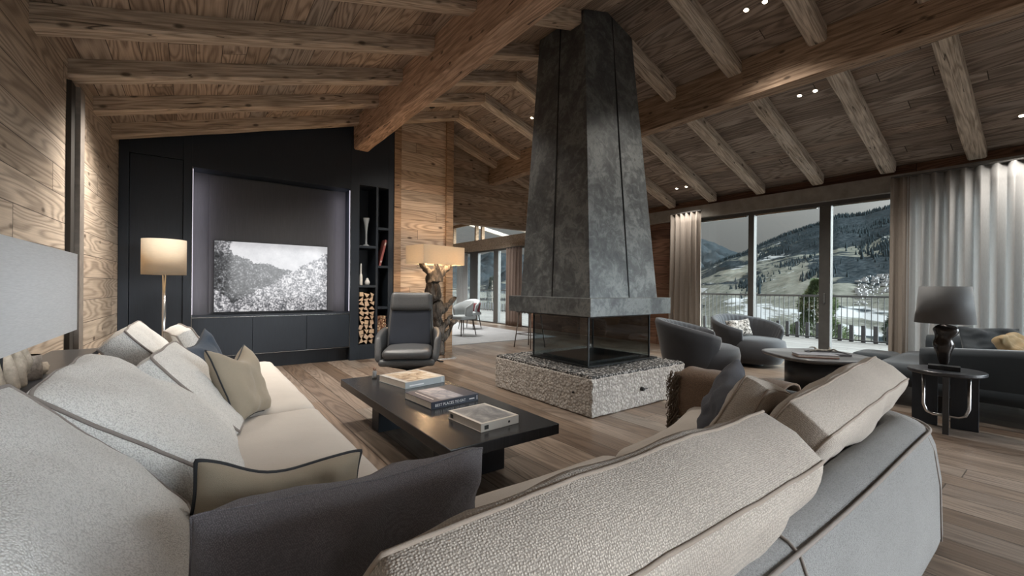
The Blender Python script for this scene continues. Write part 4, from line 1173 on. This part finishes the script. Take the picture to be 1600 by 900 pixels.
for v_ in bm.verts: v_.co += Vector((mnoise.noise(v_.co * 40), mnoise.noise(v_.co * 40 + Vector((3, 3, 3))), 0)) * .005
obj('bark', bm, M['bark'], sg, smooth=True)
bm = bmesh.new(); lathe(bm, [(.0001, .1105), (.040, .1105)], 24); obj('cut_face', bm, M['cutwood'], sg)
sg = empty('wood_chunk', (-.59, 2.99, .766), label='knobbly pale wood chunk beside the log stump on the console', cat='wood piece')
bm = bmesh.new(); bmesh.ops.create_icosphere(bm, subdivisions=3, radius=.036)
for v_ in bm.verts: v_.co *= 1 + .35 * mnoise.noise(v_.co * 45); v_.co.z = v_.co.z * .8 + .028
obj('chunk', bm, M['palewood'], sg, smooth=True)

# ------------------------------------------------------------------ tub armchairs
def tub_chair(loc, rz, label, s=1.0, grp='velvet tub armchairs'):
    """local: open front towards -Y"""
    e = empty('tub_armchair', loc, rz, label=label, cat='armchair', group=grp)
    W, Dp = .52 * s, .50 * s
    def shell(parent):
        bm = bmesh.new(); N = 96; rings = []
        a0, a1 = R(-38), R(218)
        for i in range(N + 1):
            u = i / N; a = a0 + (a1 - a0) * u
            k = abs(u - .5) * 2                     # 0 at the back, 1 at the arm tips
            top = .78 - .21 * k ** 1.6
            ox, oy = math.cos(a), math.sin(a)
            rib = .5 + .5 * math.cos(u * PI * 54)
            R_o = 1.0
            def pt(f, z, d=0): return Vector((ox * (W * f + d), oy * (Dp * f + d), z))
            ff = 1.0
            tipf = 1 - .10 * max(0, k - .85) / .15
            prof = [pt(.78, .05), pt(.90 * tipf, .25), pt(1.02 * tipf, top * .72), pt(1.09 * tipf, top - .05), pt(1.06 * tipf, top), pt(.98 * tipf, top + .004, 0),
                    pt(.88, top - .03, .012 * rib), pt(.80, top - .14, .014 * rib), pt(.74, .42, .012 * rib), pt(.72, .30)]
            rings.append([bm.verts.new(q) for q in prof])
        m = len(rings[0])
        for A, Bq in zip(rings, rings[1:]):
            for k in range(m - 1): bm.faces.new((A[k], Bq[k], Bq[k + 1], A[k + 1]))
            bm.faces.new((A[m - 1], Bq[m - 1], Bq[0], A[0]))
        bm.faces.new(rings[0]); bm.faces.new(rings[-1][::-1])
        return obj('shell', bm, M['velvet'], parent, smooth=True)
    sh = shell(e)
    bm = bmesh.new()
    prof = [(.0001, .06), (.40, .06), (.455, .16), (.47, .30), (.45, .40), (.36, .435), (.0001, .45)]
    lathe(bm, [(a * s, b) for a, b in prof], 48, 0, -.11 * s)
    for v_ in bm.verts:
        v_.co.x *= .93
    obj('seat_cushion', bm, M['velvet'], e, smooth=True)
    bm = bmesh.new(); lathe(bm, [(.0001, 0), (.26, 0), (.26, .02), (.24, .05), (.24, .07), (.0001, .07)], 40); obj('swivel_base', bm, M['blackmetal'], e, smooth=True)
    return e
tub_chair((5.72, 3.32, 0), math.atan2(.55, .83) + 0.0, 'grey velvet tub armchair seen from its back beside the hearth')
tub_chair((7.28, 3.30, 0), R(-22), 'grey velvet tub armchair facing the room with a patterned pillow')
def fur_mat():
    t_ = NT('animal_print'); n = t_.noise(t_.obco(), 16, 4, .7, 1.5)
    return t_.bsdf(t_.ramp(n, [(.42, (.03, .028, .026)), (.5, (.22, .20, .18)), (.58, (.48, .45, .42))]), .95, sheen=.4)
pillow('fur_pillow', (7.16, 3.36, .44), .46, .28, .13, fur_mat(), 'small cowhide patterned pillow in the far tub armchair', 'pillow',
       rot=Euler((R(-16), R(-4), R(-22)), 'XYZ'), pinch=.08, seed=51, wr=.008)

# ------------------------------------------------------------------ round lounge table
lt = empty('lounge_table', (6.12, 1.97, 0), R(-36), label='rounded square dark table on a drum base near the windows', cat='coffee table')
bm = bmesh.new(); lathe(bm, [(.0001, .365), (.44, .365), (.505, .385), (.52, .405), (.515, .42), (.495, .424), (.485, .416), (.0001, .416)], 96, power=3.2); obj('tabletop', bm, plain('grey_black_stone_top', (.10, .10, .105), .28, var=.2, nscale=10), lt, smooth=True)
bm = bmesh.new(); lathe(bm, [(.0001, 0), (.33, 0), (.33, .365), (.0001, .365)], 64); o = obj('drum_base', bm, M['darktab'], lt, smooth=False)
for p_ in o.data.polygons: p_.use_smooth = abs(p_.normal.z) < .5
b = empty('brown_book', (5.86, 1.90, .420), R(-52), label='brown bound book on the rounded square table', cat='book')
boxo('lower_cover', (-.21, .21, -.10, .10, 0, .008), plain('brown_cover', (.20, .085, .05), .5), b); boxo('page_block', (-.205, .205, -.095, .095, .008, .03), M['paper'], b, bev=0); boxo('upper_cover', (-.21, .21, -.10, .10, .03, .038), plain('grey_cover', (.17, .17, .19), .4), b)
b = empty('serving_tray', (6.26, 1.90, .420), R(-52), label='shallow metal tray on the rounded square table', cat='tray')
bm = bmesh.new(); box(bm, -.20, .20, -.14, .14, 0, .006)
for q in ((-.20, -.19, -.14, .14), (.19, .20, -.14, .14), (-.19, .19, -.14, -.13), (-.19, .19, .13, .14)): box(bm, q[0], q[1], q[2], q[3], .006, .02)
obj('tray', bm, plain('pewter', (.25, .25, .27), .3, .8), b, bev=.002)
V, E_, Rr = [], [], []
b = empty('antler_decoration', (6.22, 1.92, .432), R(-50), label='branching antler piece lying on the metal tray', cat='decoration')
limb([(-.16, 0, .02), (-.06, .02, .03), (.05, -.01, .03), (.15, .03, .02)], .014, .012, V, E_, Rr)
limb([(-.08, .08, .06), (-.12, .12, .05)], .01, .005, V, E_, Rr, 1); limb([(.06, -.09, .06), (.12, -.10, .03)], .01, .005, V, E_, Rr, 2); limb([(.08, .06, .07)], .01, .006, V, E_, Rr, 2)
skin('antler', V, E_, Rr, plain('antler', (.16, .15, .13), .6, var=.5, nscale=30), b, lv=1, disp=.006, dscale=20)

# ------------------------------------------------------------------ side table and lamp
st = empty('side_table', (5.28, .73, 0), R(-82), label='round black side table carrying the grey shaded lamp', cat='side table')
bm = bmesh.new(); lathe(bm, [(.0001, .485), (.235, .485), (.25, .495), (.25, .515), (.245, .52), (.0001, .52)], 56); obj('tabletop', bm, M['darktab'], st, smooth=False, bev=.002)
boxo('leg', (-.02, .02, -.22, -.17, 0, .485), M['darktab'], st); boxo('leg', (-.22, -.05, .08, .11, 0, .485), M['black'], st)
boxo('leg', (.03, .20, .06, .09, 0, .485), M['black'], st)
bm = bmesh.new(); 
tube(bm, [(-.14, -.02, .485), (-.14, -.02, .2), (-.12, -.02, .14), (-.08, -.02, .12), (.08, -.02, .12), (.12, -.02, .14), (.14, -.02, .2), (.14, -.02, .485)], .012, 10)
obj('stretcher', bm, M['chrome'], st, smooth=True)
tl_ = empty('sculpture_table_lamp', (5.26, .74, .5205), R(-82), label='table lamp with tapered grey shade on a dark torso sculpture', cat='lamp')
boxo('plinth', (-.10, .10, -.055, .055, 0, .035), M['blackmetal'], tl_)
V, E_, Rr = [], [], []
limb([(0, 0, .035), (0, 0, .08), (.005, 0, .15), (.0, 0, .22), (-.01, 0, .27), (.01, 0, .32), (.0, 0, .37), (0, 0, .40)], .02, .05, V, E_, Rr)
for k, r_ in enumerate((.018, .032, .062, .088, .05, .082, .075, .03)): Rr[k] = (r_, r_ * .7)
skin('sculpture', V, E_, Rr, plain('black_bronze', (.03, .026, .025), .16, .3), tl_, lv=2, disp=.03, dscale=8)
bm = bmesh.new(); tube(bm, [(0, 0, .38), (0, 0, .55)], .008, 10); obj('stem', bm, M['chrome'], tl_)
o = drum_shade('lamp_shade', M['shadek'], tl_, .195, .165, .405, .725)
bm = bmesh.new(); pts = [(.02, .06, .03), (.03, .10, .0), (.035, .15, -.02)] 
bm = bmesh.new(); tube(bm, [(.0, .055, .01), (.0, .18, .01), (.0, .258, .006), (.0, .262, -.05), (.03, .24, -.25), (-.02, .25, -.42), (.05, .3, -.515)], .003, 6); obj('cord', bm, M['blackmetal'], tl_, smooth=True)

# ------------------------------------------------------------------ petrol velvet sofa at the right
vs = empty('velvet_sofa', (6.65, .3, 0), label='curved petrol velvet sofa by the grey curtain at the right', cat='sofa')
VO = Vector((-6.65, -.3, 0))
def vsofa():
    # outer shell: horseshoe from near arm round the back to the far arm
    bm = bmesh.new(); rings = []
    path = []
    x0, x1, yf0, yf1, yb, rad = 5.78, 7.62, .98, 1.22, -.62, .55
    for i in range(12): path.append((x0, lerp(yf0, yb + rad, i / 12), PI))
    for i in range(13):
        th = i / 12 * PI / 2; path.append((x0 + rad - rad * math.cos(th), yb + rad - rad * math.sin(th), PI + th))
    for i in range(1, 16): path.append((lerp(x0 + rad, x1 - rad, i / 16), yb, PI * 1.5))
    for i in range(13):
        th = i / 12 * PI / 2; path.append((x1 - rad + rad * math.sin(th), yb + rad - rad * math.cos(th), PI * 1.5 + th))
    for i in range(1, 13): path.append((x1, lerp(yb + rad, yf1, i / 12), 2 * PI))
    for k, (x, y, a) in enumerate(path):
        ox, oy = math.cos(a), math.sin(a); u = k / (len(path) - 1); top = .64 + .12 * math.sin(u * PI)
        prof = [(.0, .19), (.03, .32), (.05, top - .06), (.035, top - .01), (.0, top + .005), (-.08, top + .005), (-.13, top - .02), (-.15, top - .08), (-.15, .3), (-.15, .19)]
        rings.append([bm.verts.new((x + ox * d + VO.x, y + oy * d + VO.y, z)) for d, z in prof])
    m = 10
    for A, Bq in zip(rings, rings[1:]):
        for k in range(m): bm.faces.new((A[k], Bq[k], Bq[(k + 1) % m], A[(k + 1) % m]))
    bm.faces.new(rings[0]); bm.faces.new(rings[-1][::-1])
    obj('shell', bm, M['velvetR'], vs, smooth=True, bev=0)
    bm = bmesh.new(); rings = []
    for k, (x, y, a) in enumerate(path):
        ox, oy = math.cos(a), math.sin(a)
        rings.append([bm.verts.new((x + ox * d + VO.x, y + oy * d + VO.y, z)) for d, z in ((-.01, .19), (.022, .20), (.03, .315), (.0, .325))])
    for A, Bq in zip(rings, rings[1:]):
        for k in range(3): bm.faces.new((A[k], Bq[k], Bq[k + 1], A[k + 1]))
    obj('base_band', bm, M['velvetR'], vs, smooth=True)
vsofa()
rbox('seat_cushion', Vector((6.70, .55, .32)) + VO, (1.58, 1.7, .24), .08, M['velvetR'], vs, puff=.03, n=(16, 16, 6))
for x, y in ((5.95, .78), (7.45, .95), (6.0, -.25), (7.4, -.25)):
    bm = bmesh.new(); box(bm, -.03, .03, -.10, .10, 0, .20); obj('foot', bm, M['blackmetal'], vs, loc=Vector((x, y, 0)) + VO)
pillow('sofa_pillow', (6.35, .05, .46), .55, .42, .16, M['velvetR'], 'petrol velvet pillow at the near side of the curved sofa', 'pillow', 'pillows on the velvet sofa', rot=Euler((R(-14), R(12), R(-25)), 'XYZ'), seed=61, wr=.02, dent=.06)
pillow('sofa_pillow', (6.75, .35, .46), .50, .34, .14, fabric('mustard_linen', (.34, .25, .14), 500, .1, .3, 'weave'), 'mustard brown crumpled pillow on the curved sofa', 'pillow', 'pillows on the velvet sofa', rot=Euler((R(-26), R(-3), R(-8)), 'XYZ'), seed=63, wr=.03)
pillow('sofa_pillow', (7.2, .62, .46), .50, .38, .14, M['velvetR'], 'petrol velvet pillow leaning at the far arm of the curved sofa', 'pillow', 'pillows on the velvet sofa', rot=Euler((R(-30), R(0), R(-70)), 'XYZ'), seed=65, wr=.02)
ot = empty('velvet_ottoman', (7.22, 1.65, 0), label='low petrol velvet ottoman in front of the curved sofa', cat='ottoman')
rbox('seat', (0, 0, .27), (.55, .42, .26), .06, M['velvetR'], ot, puff=.01, n=(12, 10, 6))
boxo('plinth', (-.20, .20, -.15, .15, 0, .14), M['blackmetal'], ot)

# ------------------------------------------------------------------ curtains
def curtain(name, x, y0, y1, z1, folds, amp, mat, label, seed=1, flare=0.0, brown=None, cat='curtain', z0=.01):
    e = empty(name, (x, (y0 + y1) / 2, 0), label=label, cat=cat)
    N = folds * 14; V = {}; K = 14
    bm = bmesh.new(); oy = -(y0 + y1) / 2; rn = random.Random(seed); ph = [rn.uniform(-.5, .5) for _ in range(folds + 2)]; am = [rn.uniform(.65, 1.25) for _ in range(folds + 2)]
    for i in range(N + 1):
        u = i / N; f = u * folds; k = int(f); fr_ = f - k
        A = lerp(am[k], am[k + 1], fr_); p_ = lerp(ph[k], ph[k + 1], fr_)
        for j in range(K + 1):
            v = j / K; z = lerp(z0, z1, v)
            sp_ = 1 + flare * (1 - v) ** 2
            y = (lerp(y0, y1, u) + oy) * sp_ + .012 * math.sin(f * 4 * PI + 1) * (1 - .5 * v)
            a_ = amp * A * (1 - .35 * v)
            V[i, j] = bm.verts.new((a_ * math.sin(f * 2 * PI + p_ * (1.2 - v)) , y, z))
    for i in range(N):
        for j in range(K): bm.faces.new((V[i, j], V[i + 1, j], V[i + 1, j + 1], V[i, j + 1]))
    o = obj('curtain_cloth', bm, mat, e, smooth=True); md = o.modifiers.new('s', 'SOLIDIFY'); md.thickness = .004
    boxo('curtain_track', (-.02, .02, y0 + oy, y1 + oy, z1, z1 + .02), M['frame'], e)
    return e
curtain('window_curtain', 7.86, 4.46, 5.12, 2.72, 6, .055, M['curtL'], 'sand coloured curtain gathered left of the big window', 3, flare=.05)
curtain('window_curtain', 7.84, -1.2, 1.50, 2.77, 20, .055, M['curt'], 'wide light grey curtain covering the right of the big window', 5)
curtain('window_curtain', 7.80, 1.44, 1.64, 2.77, 2, .045, M['curtL'], 'narrow brown leading edge of curtain beside the grey curtain', 8)

# ------------------------------------------------------------------ dining room beyond the opening
sbox('wall_dining_end', (1.0, XR, 15.6, 15.75, 0, 3.7), M['wallX'])
sbox('wall_dining_left', (1.0, 1.15, 8.14, 15.6, 0, 3.7), M['wallY'])
sbox('ceiling_dining', (1.0, XR + .4, 8.14, 15.75, 3.6, 3.7), M['ceil'])
sbox('wall_dining_pier', (XR, XR + .2, 8.14, 10.0, 0, 2.49), M['facade'])
w2 = glazed('window_2', 10.0, 15.6, 2.49, [(10.75, 10.85), (11.68, 11.95), (12.95, 13.5), (14.3, 14.4)], fr=.06)
bm = bmesh.new(); box(bm, XR, XR + .16, 8.14, 15.6, 2.49, 2.60); struct('trim_6', bm, M['rafter'])
bm = bmesh.new(); box(bm, XR - .02, XR + .2, 8.14, 15.6, 2.60, 2.88); struct('trim_7', bm, M['rafter'])
w3 = empty('window_3', (XR + .05, 11.8, 0)); w3['kind'] = 'structure'
bm = bmesh.new(); box(bm, -.03, .05, -3.66, 3.8, 3.5, 3.6); 
for y in (-2.0, .95, 1.35, 3.0): box(bm, -.05, .07, y - .04, y + .04, 2.88, 3.5)
obj('window_frame', bm, M['post'], w3)
bm = bmesh.new(); box(bm, 0, .012, -3.66, 3.8, 2.88, 3.5); obj('glass_pane', bm, M['glass'], w3)
# roof overhang outside the clerestory
for k, y in enumerate((9.6, 11.2, 12.8, 14.4)):
    beam('eave_beam', (XR + .1, y, 3.66), (XR + 2.6, y, 3.2), .12, .14, M['greyrafter'], 'timber eave beam outside the dining room clerestory, %s from the lintel' % nth(k), 'roof beam', 'eave beams over the dining balcony')
curtain('dining_curtain', 7.9, 10.15, 10.95, 2.45, 5, .05, M['curtB'], 'brown curtain beside the dining room glass door', 11)
curtain('dining_curtain', 7.9, 13.35, 14.1, 2.45, 5, .05, M['curt'], 'white curtain at the far end of the dining room glazing', 12)
rg = obj('dining_rug', rbox_bm(3.6, 5.2, .014, .006, n=(4, 4, 2)), M['rug'], None, loc=(5.35, 10.35, .0075)); tag(rg, 'pale grey rug on the dining room floor', 'rug')
def dining_chair(loc, rz, label):
    e = empty('dining_chair', loc, rz, label=label, cat='chair', group='upholstered dining chairs')
    rbox('seat', (0, 0, .44), (.50, .50, .10), .04, M['chairfab'], e, puff=.01)
    bm = bmesh.new(); rings = []
    for i in range(25):
        a = R(-25) + R(230) * i / 24; k = abs(i - 12) / 12; top = .84 - .16 * k ** 2
        rings.append([bm.verts.new((math.cos(a) * r_, math.sin(a) * r_ * .95, z)) for r_, z in ((.24, .42), (.27, .62), (.285, top), (.25, top + .01), (.22, .6), (.20, .44))])
    for A, Bq in zip(rings, rings[1:]):
        for k in range(6): bm.faces.new((A[k], Bq[k], Bq[(k + 1) % 6], A[(k + 1) % 6]))
    bm.faces.new(rings[0]); bm.faces.new(rings[-1][::-1]); obj('backrest', bm, M['chairfab'], e, smooth=True)
    for sx in (-1, 1):
        for sy in (-1, 1):
            bm = bmesh.new(); tube(bm, [(sx * .18, sy * .18, .40), (sx * .24, sy * .24, 0)], .015, 8, radii=[.018, .011]); obj('leg', bm, M['dchairleg'], e, smooth=True)
    return e
dining_chair((5.35, 9.25, .015), R(-80), 'light grey dining chair nearest the panelled wall corner')
dining_chair((6.35, 10.55, .015), R(-60), 'light grey dining chair nearer the glass doors')
pillow('red_pillow', (6.42, 10.42, .50), .34, .26, .1, plain('wine_red', (.12, .025, .03), .9), 'dark red pillow on the farther dining chair', 'pillow', rot=Euler((R(-12), 0, R(-60)), 'XYZ'), seed=71)
dtb = empty('dining_table', (4.6, 10.6, .015), label='dark dining table mostly hidden behind the panelled wall', cat='table')
boxo('tabletop', (-.45, .45, -1.2, 1.2, .70, .74), M['darktab'], dtb)
for y in (-.8, .8): boxo('leg', (-.3, .3, y - .04, y + .04, 0, .70), M['darktab'], dtb)
def bar_stool(loc, rz):
    e = empty('bar_stool', loc, rz, label='dark wire framed stool behind the fireplace hood', cat='stool')
    rbox('seat', (0, 0, .74), (.42, .42, .08), .035, M['leather'], e, puff=.01)
    for sx in (-1, 1):
        for sy in (-1, 1):
            bm = bmesh.new(); tube(bm, [(sx * .15, sy * .15, .71), (sx * .22, sy * .22, 0)], .011, 8); obj('leg', bm, M['dchairleg'], e, smooth=True)
    bm = bmesh.new(); q = .19; tube(bm, [(q, q, .27), (-q, q, .27), (-q, -q, .27), (q, -q, .27)], .008, 6, True); obj('footrest', bm, M['dchairleg'], e, smooth=True)
bar_stool((5.45, 6.72, 0), R(10))

# ------------------------------------------------------------------ outside
deck = boxo('balcony_deck', (XR + .08, 12.9, -6, 26, -.14, -.02), M['deck'], None); deck['kind'] = 'structure'
def railing(y0, y1, label):
    X = 12.65; e = empty('balcony_railing', (X, (y0 + y1) / 2, -.02), label=label, cat='railing', group='balcony railing sections')
    oy = -(y0 + y1) / 2
    boxo('top_rail', (-.03, .03, y0 + oy, y1 + oy, 1.06, 1.11), M['rail'], e); boxo('bottom_rail', (-.02, .02, y0 + oy, y1 + oy, .03, .06), M['rail'], e)
    y = y0 + .06; first = None
    while y < y1:
        if first is None:
            first = boxo('baluster', (-.007, .007, -.007, .007, .06, 1.06), M['rail'], e, bev=0); first.location = (0, y + oy, 0)
        else:
            c = first.copy(); COL.objects.link(c); c.location = (0, y + oy, 0)
        y += .115
    y = y0 + .1; first = None
    while y < y1:
        if first is None:
            first = boxo('picket', (.03, .055, -.045, .045, 0, .40), M['picket'], e, bev=.003); first.location = (0, y + oy, 0)
        else:
            c = first.copy(); COL.objects.link(c); c.location = (0, y + oy, 0)
        y += .23
    return e
railing(1.2, 8.6, 'dark metal balcony railing outside the big window')
railing(15.0, 24.0, 'dark metal balcony railing outside the dining room door')

# terrain ---------------------------------------------------------
def terrain_mat(name, forest_bias, snow, s=1.0):
    t_ = NT(name); co = t_.obco(); sp_ = t_.n('SeparateXYZ'); t_.l(co, sp_.inputs[0])
    ge = t_.n('NewGeometry')
    big = t_.noise(t_.comb(t_.math('MULTIPLY', sp_.outputs[0], .0022 * s), t_.math('MULTIPLY', sp_.outputs[1], .0022 * s), t_.math('MULTIPLY', sp_.outputs[2], .016 * s)), 1, 6, .62, .4)
    hgt = t_.math('MULTIPLY', sp_.outputs[2], .0011)
    f = t_.math('ADD', t_.math('ADD', big, hgt), forest_bias)
    sn = t_.noise(t_.comb(t_.math('MULTIPLY', sp_.outputs[0], .0035 * s), t_.math('MULTIPLY', sp_.outputs[1], .0035 * s), t_.math('MULTIPLY', sp_.outputs[2], .03 * s)), 1, 7, .65, .8)
    fine = t_.noise(co, .05, 3, .7)
    mead = t_.mix(t_.ramp(fine, [(.35, (0, 0, 0)), (.65, (1, 1, 1))]), (.075, .078, .068), (.135, .135, .12))
    mead = t_.mix(t_.ramp(sn, [(snow, (0, 0, 0)), (snow + .025, (1, 1, 1))]), mead, (.28, .29, .30))
    fst = t_.mix(t_.ramp(t_.noise(co, .11, 4, .8), [(.4, (0, 0, 0)), (.62, (1, 1, 1))]), (.010, .014, .017), (.032, .039, .044))
    c = t_.mix(t_.ramp(f, [(.545, (0, 0, 0)), (.565, (1, 1, 1))]), mead, fst)
    return t_.bsdf(c, 1.0, spec=.0)
def interp(tab, a):
    if a <= tab[0][0]: return tab[0][1]
    for (a0, e0), (a1, e1) in zip(tab, tab[1:]):
        if a <= a1: return lerp(e0, e1, (a - a0) / (a1 - a0))
    return tab[-1][1]
def terrain(name, tab, az0, az1, d0, d1, z0, mat, nz, na=180, nd=60, ex=1.2, drop=.0):
    bm = bmesh.new(); G = {}
    for i in range(na + 1):
        az = lerp(az0, az1, i / na); e = interp(tab, az); a = R(az)
        for j in range(nd + 1):
            s = j / nd; d = lerp(d0, d1, s)
            z = z0 + (e * d1 + H - z0) * s ** ex
            q = Vector((d * math.sin(a) * .004, d * math.cos(a) * .004, 0))
            z += (mnoise.fractal(q, .9, 2.1, 5)) * nz * math.sin(min(1, s * 1.05) * PI * .9) + mnoise.noise(q * 12) * nz * .06
            G[i, j] = bm.verts.new((d * math.sin(a), d * math.cos(a), z))
        G[i, nd + 1] = bm.verts.new(((d1 * 1.3) * math.sin(a), d1 * 1.3 * math.cos(a), z - drop))
    for i in range(na):
        for j in range(nd + 1): bm.faces.new((G[i, j], G[i + 1, j], G[i + 1, j + 1], G[i, j + 1]))
    o = obj(name, bm, mat, smooth=True); o['kind'] = 'structure'; return o
far = [(20, .085), (28, .072), (31, .070), (33.6, .082), (36.3, .079), (45, .07), (55, .09), (59.3, .112), (61.5, .1), (63.2, .086), (65, .073), (67, .06), (80, .04)]
hill = [(50, -.03), (56, .005), (60, .035), (63.6, .066), (64.9, .0724), (66.6, .088), (69.4, .110), (72.3, .126), (74, .138), (76, .138), (78.8, .150), (83, .165), (87, .17), (100, .19)]
ft = terrain('mountain_far', far, 15, 85, 2500, 7000, -60, terrain_mat('far_mountain', .02, .60, .4), 120, drop=200)
hl = terrain('hillside', hill, 48, 100, 260, 2400, -75, terrain_mat('near_hillside', -.02, .56), 26, na=260, nd=90, ex=1.05, drop=60)
bm = bmesh.new(); box(bm, 13.5, 7000, -3000, 7000, -82, -76); vf = obj('valley_floor', bm, terrain_mat('valley', .0, .64)); vf['kind'] = 'structure'
bm = bmesh.new(); 
prism(bm, [(13.2, -20), (13.2, 60), (80, 75), (95, -40)], -9, -6); yard = obj('snowy_yard', bm, terrain_mat('yard', .0, .58, 12)); yard['kind'] = 'structure'
# conifers along the ridge and slopes: uncountable forest
bm = bmesh.new(); rn = random.Random(9)
def cone(x, y, z, r, h):
    n = 5; b_ = [bm.verts.new((x + r * math.cos(2 * PI * i / n), y + r * math.sin(2 * PI * i / n), z)) for i in range(n)]; t_ = bm.verts.new((x, y, z + h))
    for i in range(n): bm.faces.new((b_[i], b_[(i + 1) % n], t_))
def hz(az, s):
    e = interp(hill, az); d = lerp(260, 2400, s); return d, -75 + (e * 2400 + H + 75) * s ** 1.05
for _ in range(1500):
    az = rn.uniform(60, 84); s = 1 - abs(rn.gauss(0, .015)); d, z = hz(az, s); h_t = rn.uniform(12, 26)
    cone(d * math.sin(R(az)), d * math.cos(R(az)), z - 6, h_t * .24, h_t)
for (az0, s0, wa, ws, n) in ((79, .42, 3.0, .05, 700), (70, .40, 2.2, .025, 200), (75, .66, 2.5, .03, 200), (72.5, .30, 1.5, .015, 140), (66, .35, 2, .03, 250), (78, .72, 1.5, .02, 120), (69, .75, 3, .06, 300)):
    for _ in range(n):
        az = rn.gauss(az0, wa * .5); s = rn.gauss(s0, ws); d, z = hz(az, s); h_t = rn.uniform(9, 17)
        cone(d * math.sin(R(az)), d * math.cos(R(az)), z - 6 + 4 * mnoise.noise(Vector((az, s * 9, 0))), h_t * .22, h_t)
fo_ = obj('distant_conifers', bm, plain('conifer_dark', (.03, .04, .046), 1.0, spec=0)); tag(fo_, 'dark conifer woods covering the hillside across the valley', 'forest', kind='stuff')
bm = bmesh.new()
for _ in range(420):
    az = rn.uniform(75.5, 83); s = rn.uniform(.16, .25); d, z = hz(az, s); x, y = d * math.sin(R(az)), d * math.cos(R(az)); w = rn.uniform(2.2, 4.5)
    box(bm, x - w / 2, x + w / 2, y - w / 2, y + w / 2, z, z + rn.uniform(1.5, 3))
tag(obj('village_houses', bm, plain('snowy_roofs', (.38, .38, .39), .9)), 'tiny snow covered village houses on the valley floor', 'village', kind='stuff')

# pine trees near the balcony
def pine(loc, h, r, label, n=2600, seed=1, green=(.075, .13, .045)):
    e = empty('pine_tree', loc, label=label, cat='tree')
    bm = bmesh.new(); tube(bm, [(0, 0, 0), (.03, 0, h * .5), (0, 0, h * .97)], .1, 8, radii=[.12, .08, .02]); obj('trunk', bm, M['bark'], e, smooth=True)
    bm = bmesh.new(); rn = random.Random(seed)
    for _ in range(n):
        v = rn.random() ** .8; z = h * (.12 + .88 * v); rr = r * (1 - v) ** .85 * (.78 + .25 * math.sin(z * 6 + 1)) + .08
        a = rn.uniform(0, 2 * PI); q = rr * rn.uniform(.35, 1.0) ** .6
        c = Vector((q * math.cos(a), q * math.sin(a), z + rn.uniform(-.06, .06)))
        out = Vector((math.cos(a), math.sin(a), rn.uniform(-.1, .7))).normalized()
        for _k in range(5):
            d = (out + Vector((rn.uniform(-.6, .6), rn.uniform(-.6, .6), rn.uniform(-.3, .6)))).normalized() * rn.uniform(.07, .15)
            s_ = d.orthogonal().normalized() * .009
            a1 = bm.verts.new(c - s_); a2 = bm.verts.new(c + s_); a3 = bm.verts.new(c + d)
            a4 = bm.verts.new(c + d * .5 + d.cross(s_).normalized() * .012)
            bm.faces.new((a1, a2, a3)); bm.faces.new((a1, a4, a3))
    f_ = obj('foliage', bm, plain('pine_needles', green, .8, var=.45, nscale=3), e)
    return e
pine((15.7, 5.05, -5.5), 7.0, 2.5, 'green pine tree rising behind the balcony railing', n=9000, seed=3, green=(.125, .17, .08))
pine((20.6, 4.2, -6.5), 6.9, 1.6, 'darker conifer right of the green pine beyond the railing', n=2600, seed=4, green=(.05, .075, .05))
pine((16.5, 24.5, -5.5), 7.4, 1.4, 'dark conifer seen through the dining room glass door', n=2200, seed=5, green=(.045, .06, .05))

# ------------------------------------------------------------------ world: overcast sky, brightest in the south behind the house
w = D.worlds.new('sky'); SC.world = w; w.use_nodes = True; nt = w.node_tree; nt.nodes.clear()
out = nt.nodes.new('ShaderNodeOutputWorld'); bg = nt.nodes.new('ShaderNodeBackground'); nt.links.new(bg.outputs[0], out.inputs[0])
tc = nt.nodes.new('ShaderNodeTexCoord')
def vm(op, a, b):
    n_ = nt.nodes.new('ShaderNodeVectorMath'); n_.operation = op; nt.links.new(a, n_.inputs[0]); n_.inputs[1].default_value = b; return n_
def mm(op, a, b, clamp=False):
    n_ = nt.nodes.new('ShaderNodeMath'); n_.operation = op; n_.use_clamp = clamp
    for v_, i_ in ((a, 0), (b, 1)):
        if isinstance(v_, (int, float)): n_.inputs[i_].default_value = v_
        else: nt.links.new(v_, n_.inputs[i_])
    return n_.outputs[0]
dr = Vector((.52, -.72, .46)).normalized()
dt_ = vm('DOT_PRODUCT', tc.outputs['Generated'], dr).outputs['Value']
sun = mm('POWER', mm('MAXIMUM', mm('ADD', mm('MULTIPLY', dt_, .5), .5), 0), 14)
sz = nt.nodes.new('ShaderNodeSeparateXYZ'); nt.links.new(tc.outputs['Generated'], sz.inputs[0])
zen = mm('POWER', mm('MAXIMUM', sz.outputs[2], 0), 1.6)
SKY_BASE, SKY_SUN, SKY_ZEN = .08, 16, .9
st_ = mm('ADD', mm('ADD', mm('MULTIPLY', sun, SKY_SUN), mm('MULTIPLY', zen, SKY_ZEN)), SKY_BASE)
nt.links.new(st_, bg.inputs[1])
cr_ = nt.nodes.new('ShaderNodeMixRGB'); nt.links.new(mm('MULTIPLY', sun, 1.5, True), cr_.inputs[0])
cr_.inputs[1].default_value = (1.0, .99, .98, 1); cr_.inputs[2].default_value = (.86, .94, 1.0, 1); nt.links.new(cr_.outputs[0], bg.inputs[0])

# ------------------------------------------------------------------ colour management
vs_ = SC.view_settings; SC.display_settings.display_device = 'sRGB'
vs_.view_transform = 'Standard'; vs_.look = 'None'; vs_.exposure = 0.98; vs_.gamma = 1.0; vs_.use_curve_mapping = False
cy = SC.cycles
cy.max_bounces = 8; cy.diffuse_bounces = 5; cy.glossy_bounces = 4; cy.transmission_bounces = 4; cy.transparent_max_bounces = 12
cy.sample_clamp_indirect = 6; cy.sample_clamp_direct = 0; cy.caustics_reflective = False; cy.caustics_refractive = False
cy.use_denoising = True
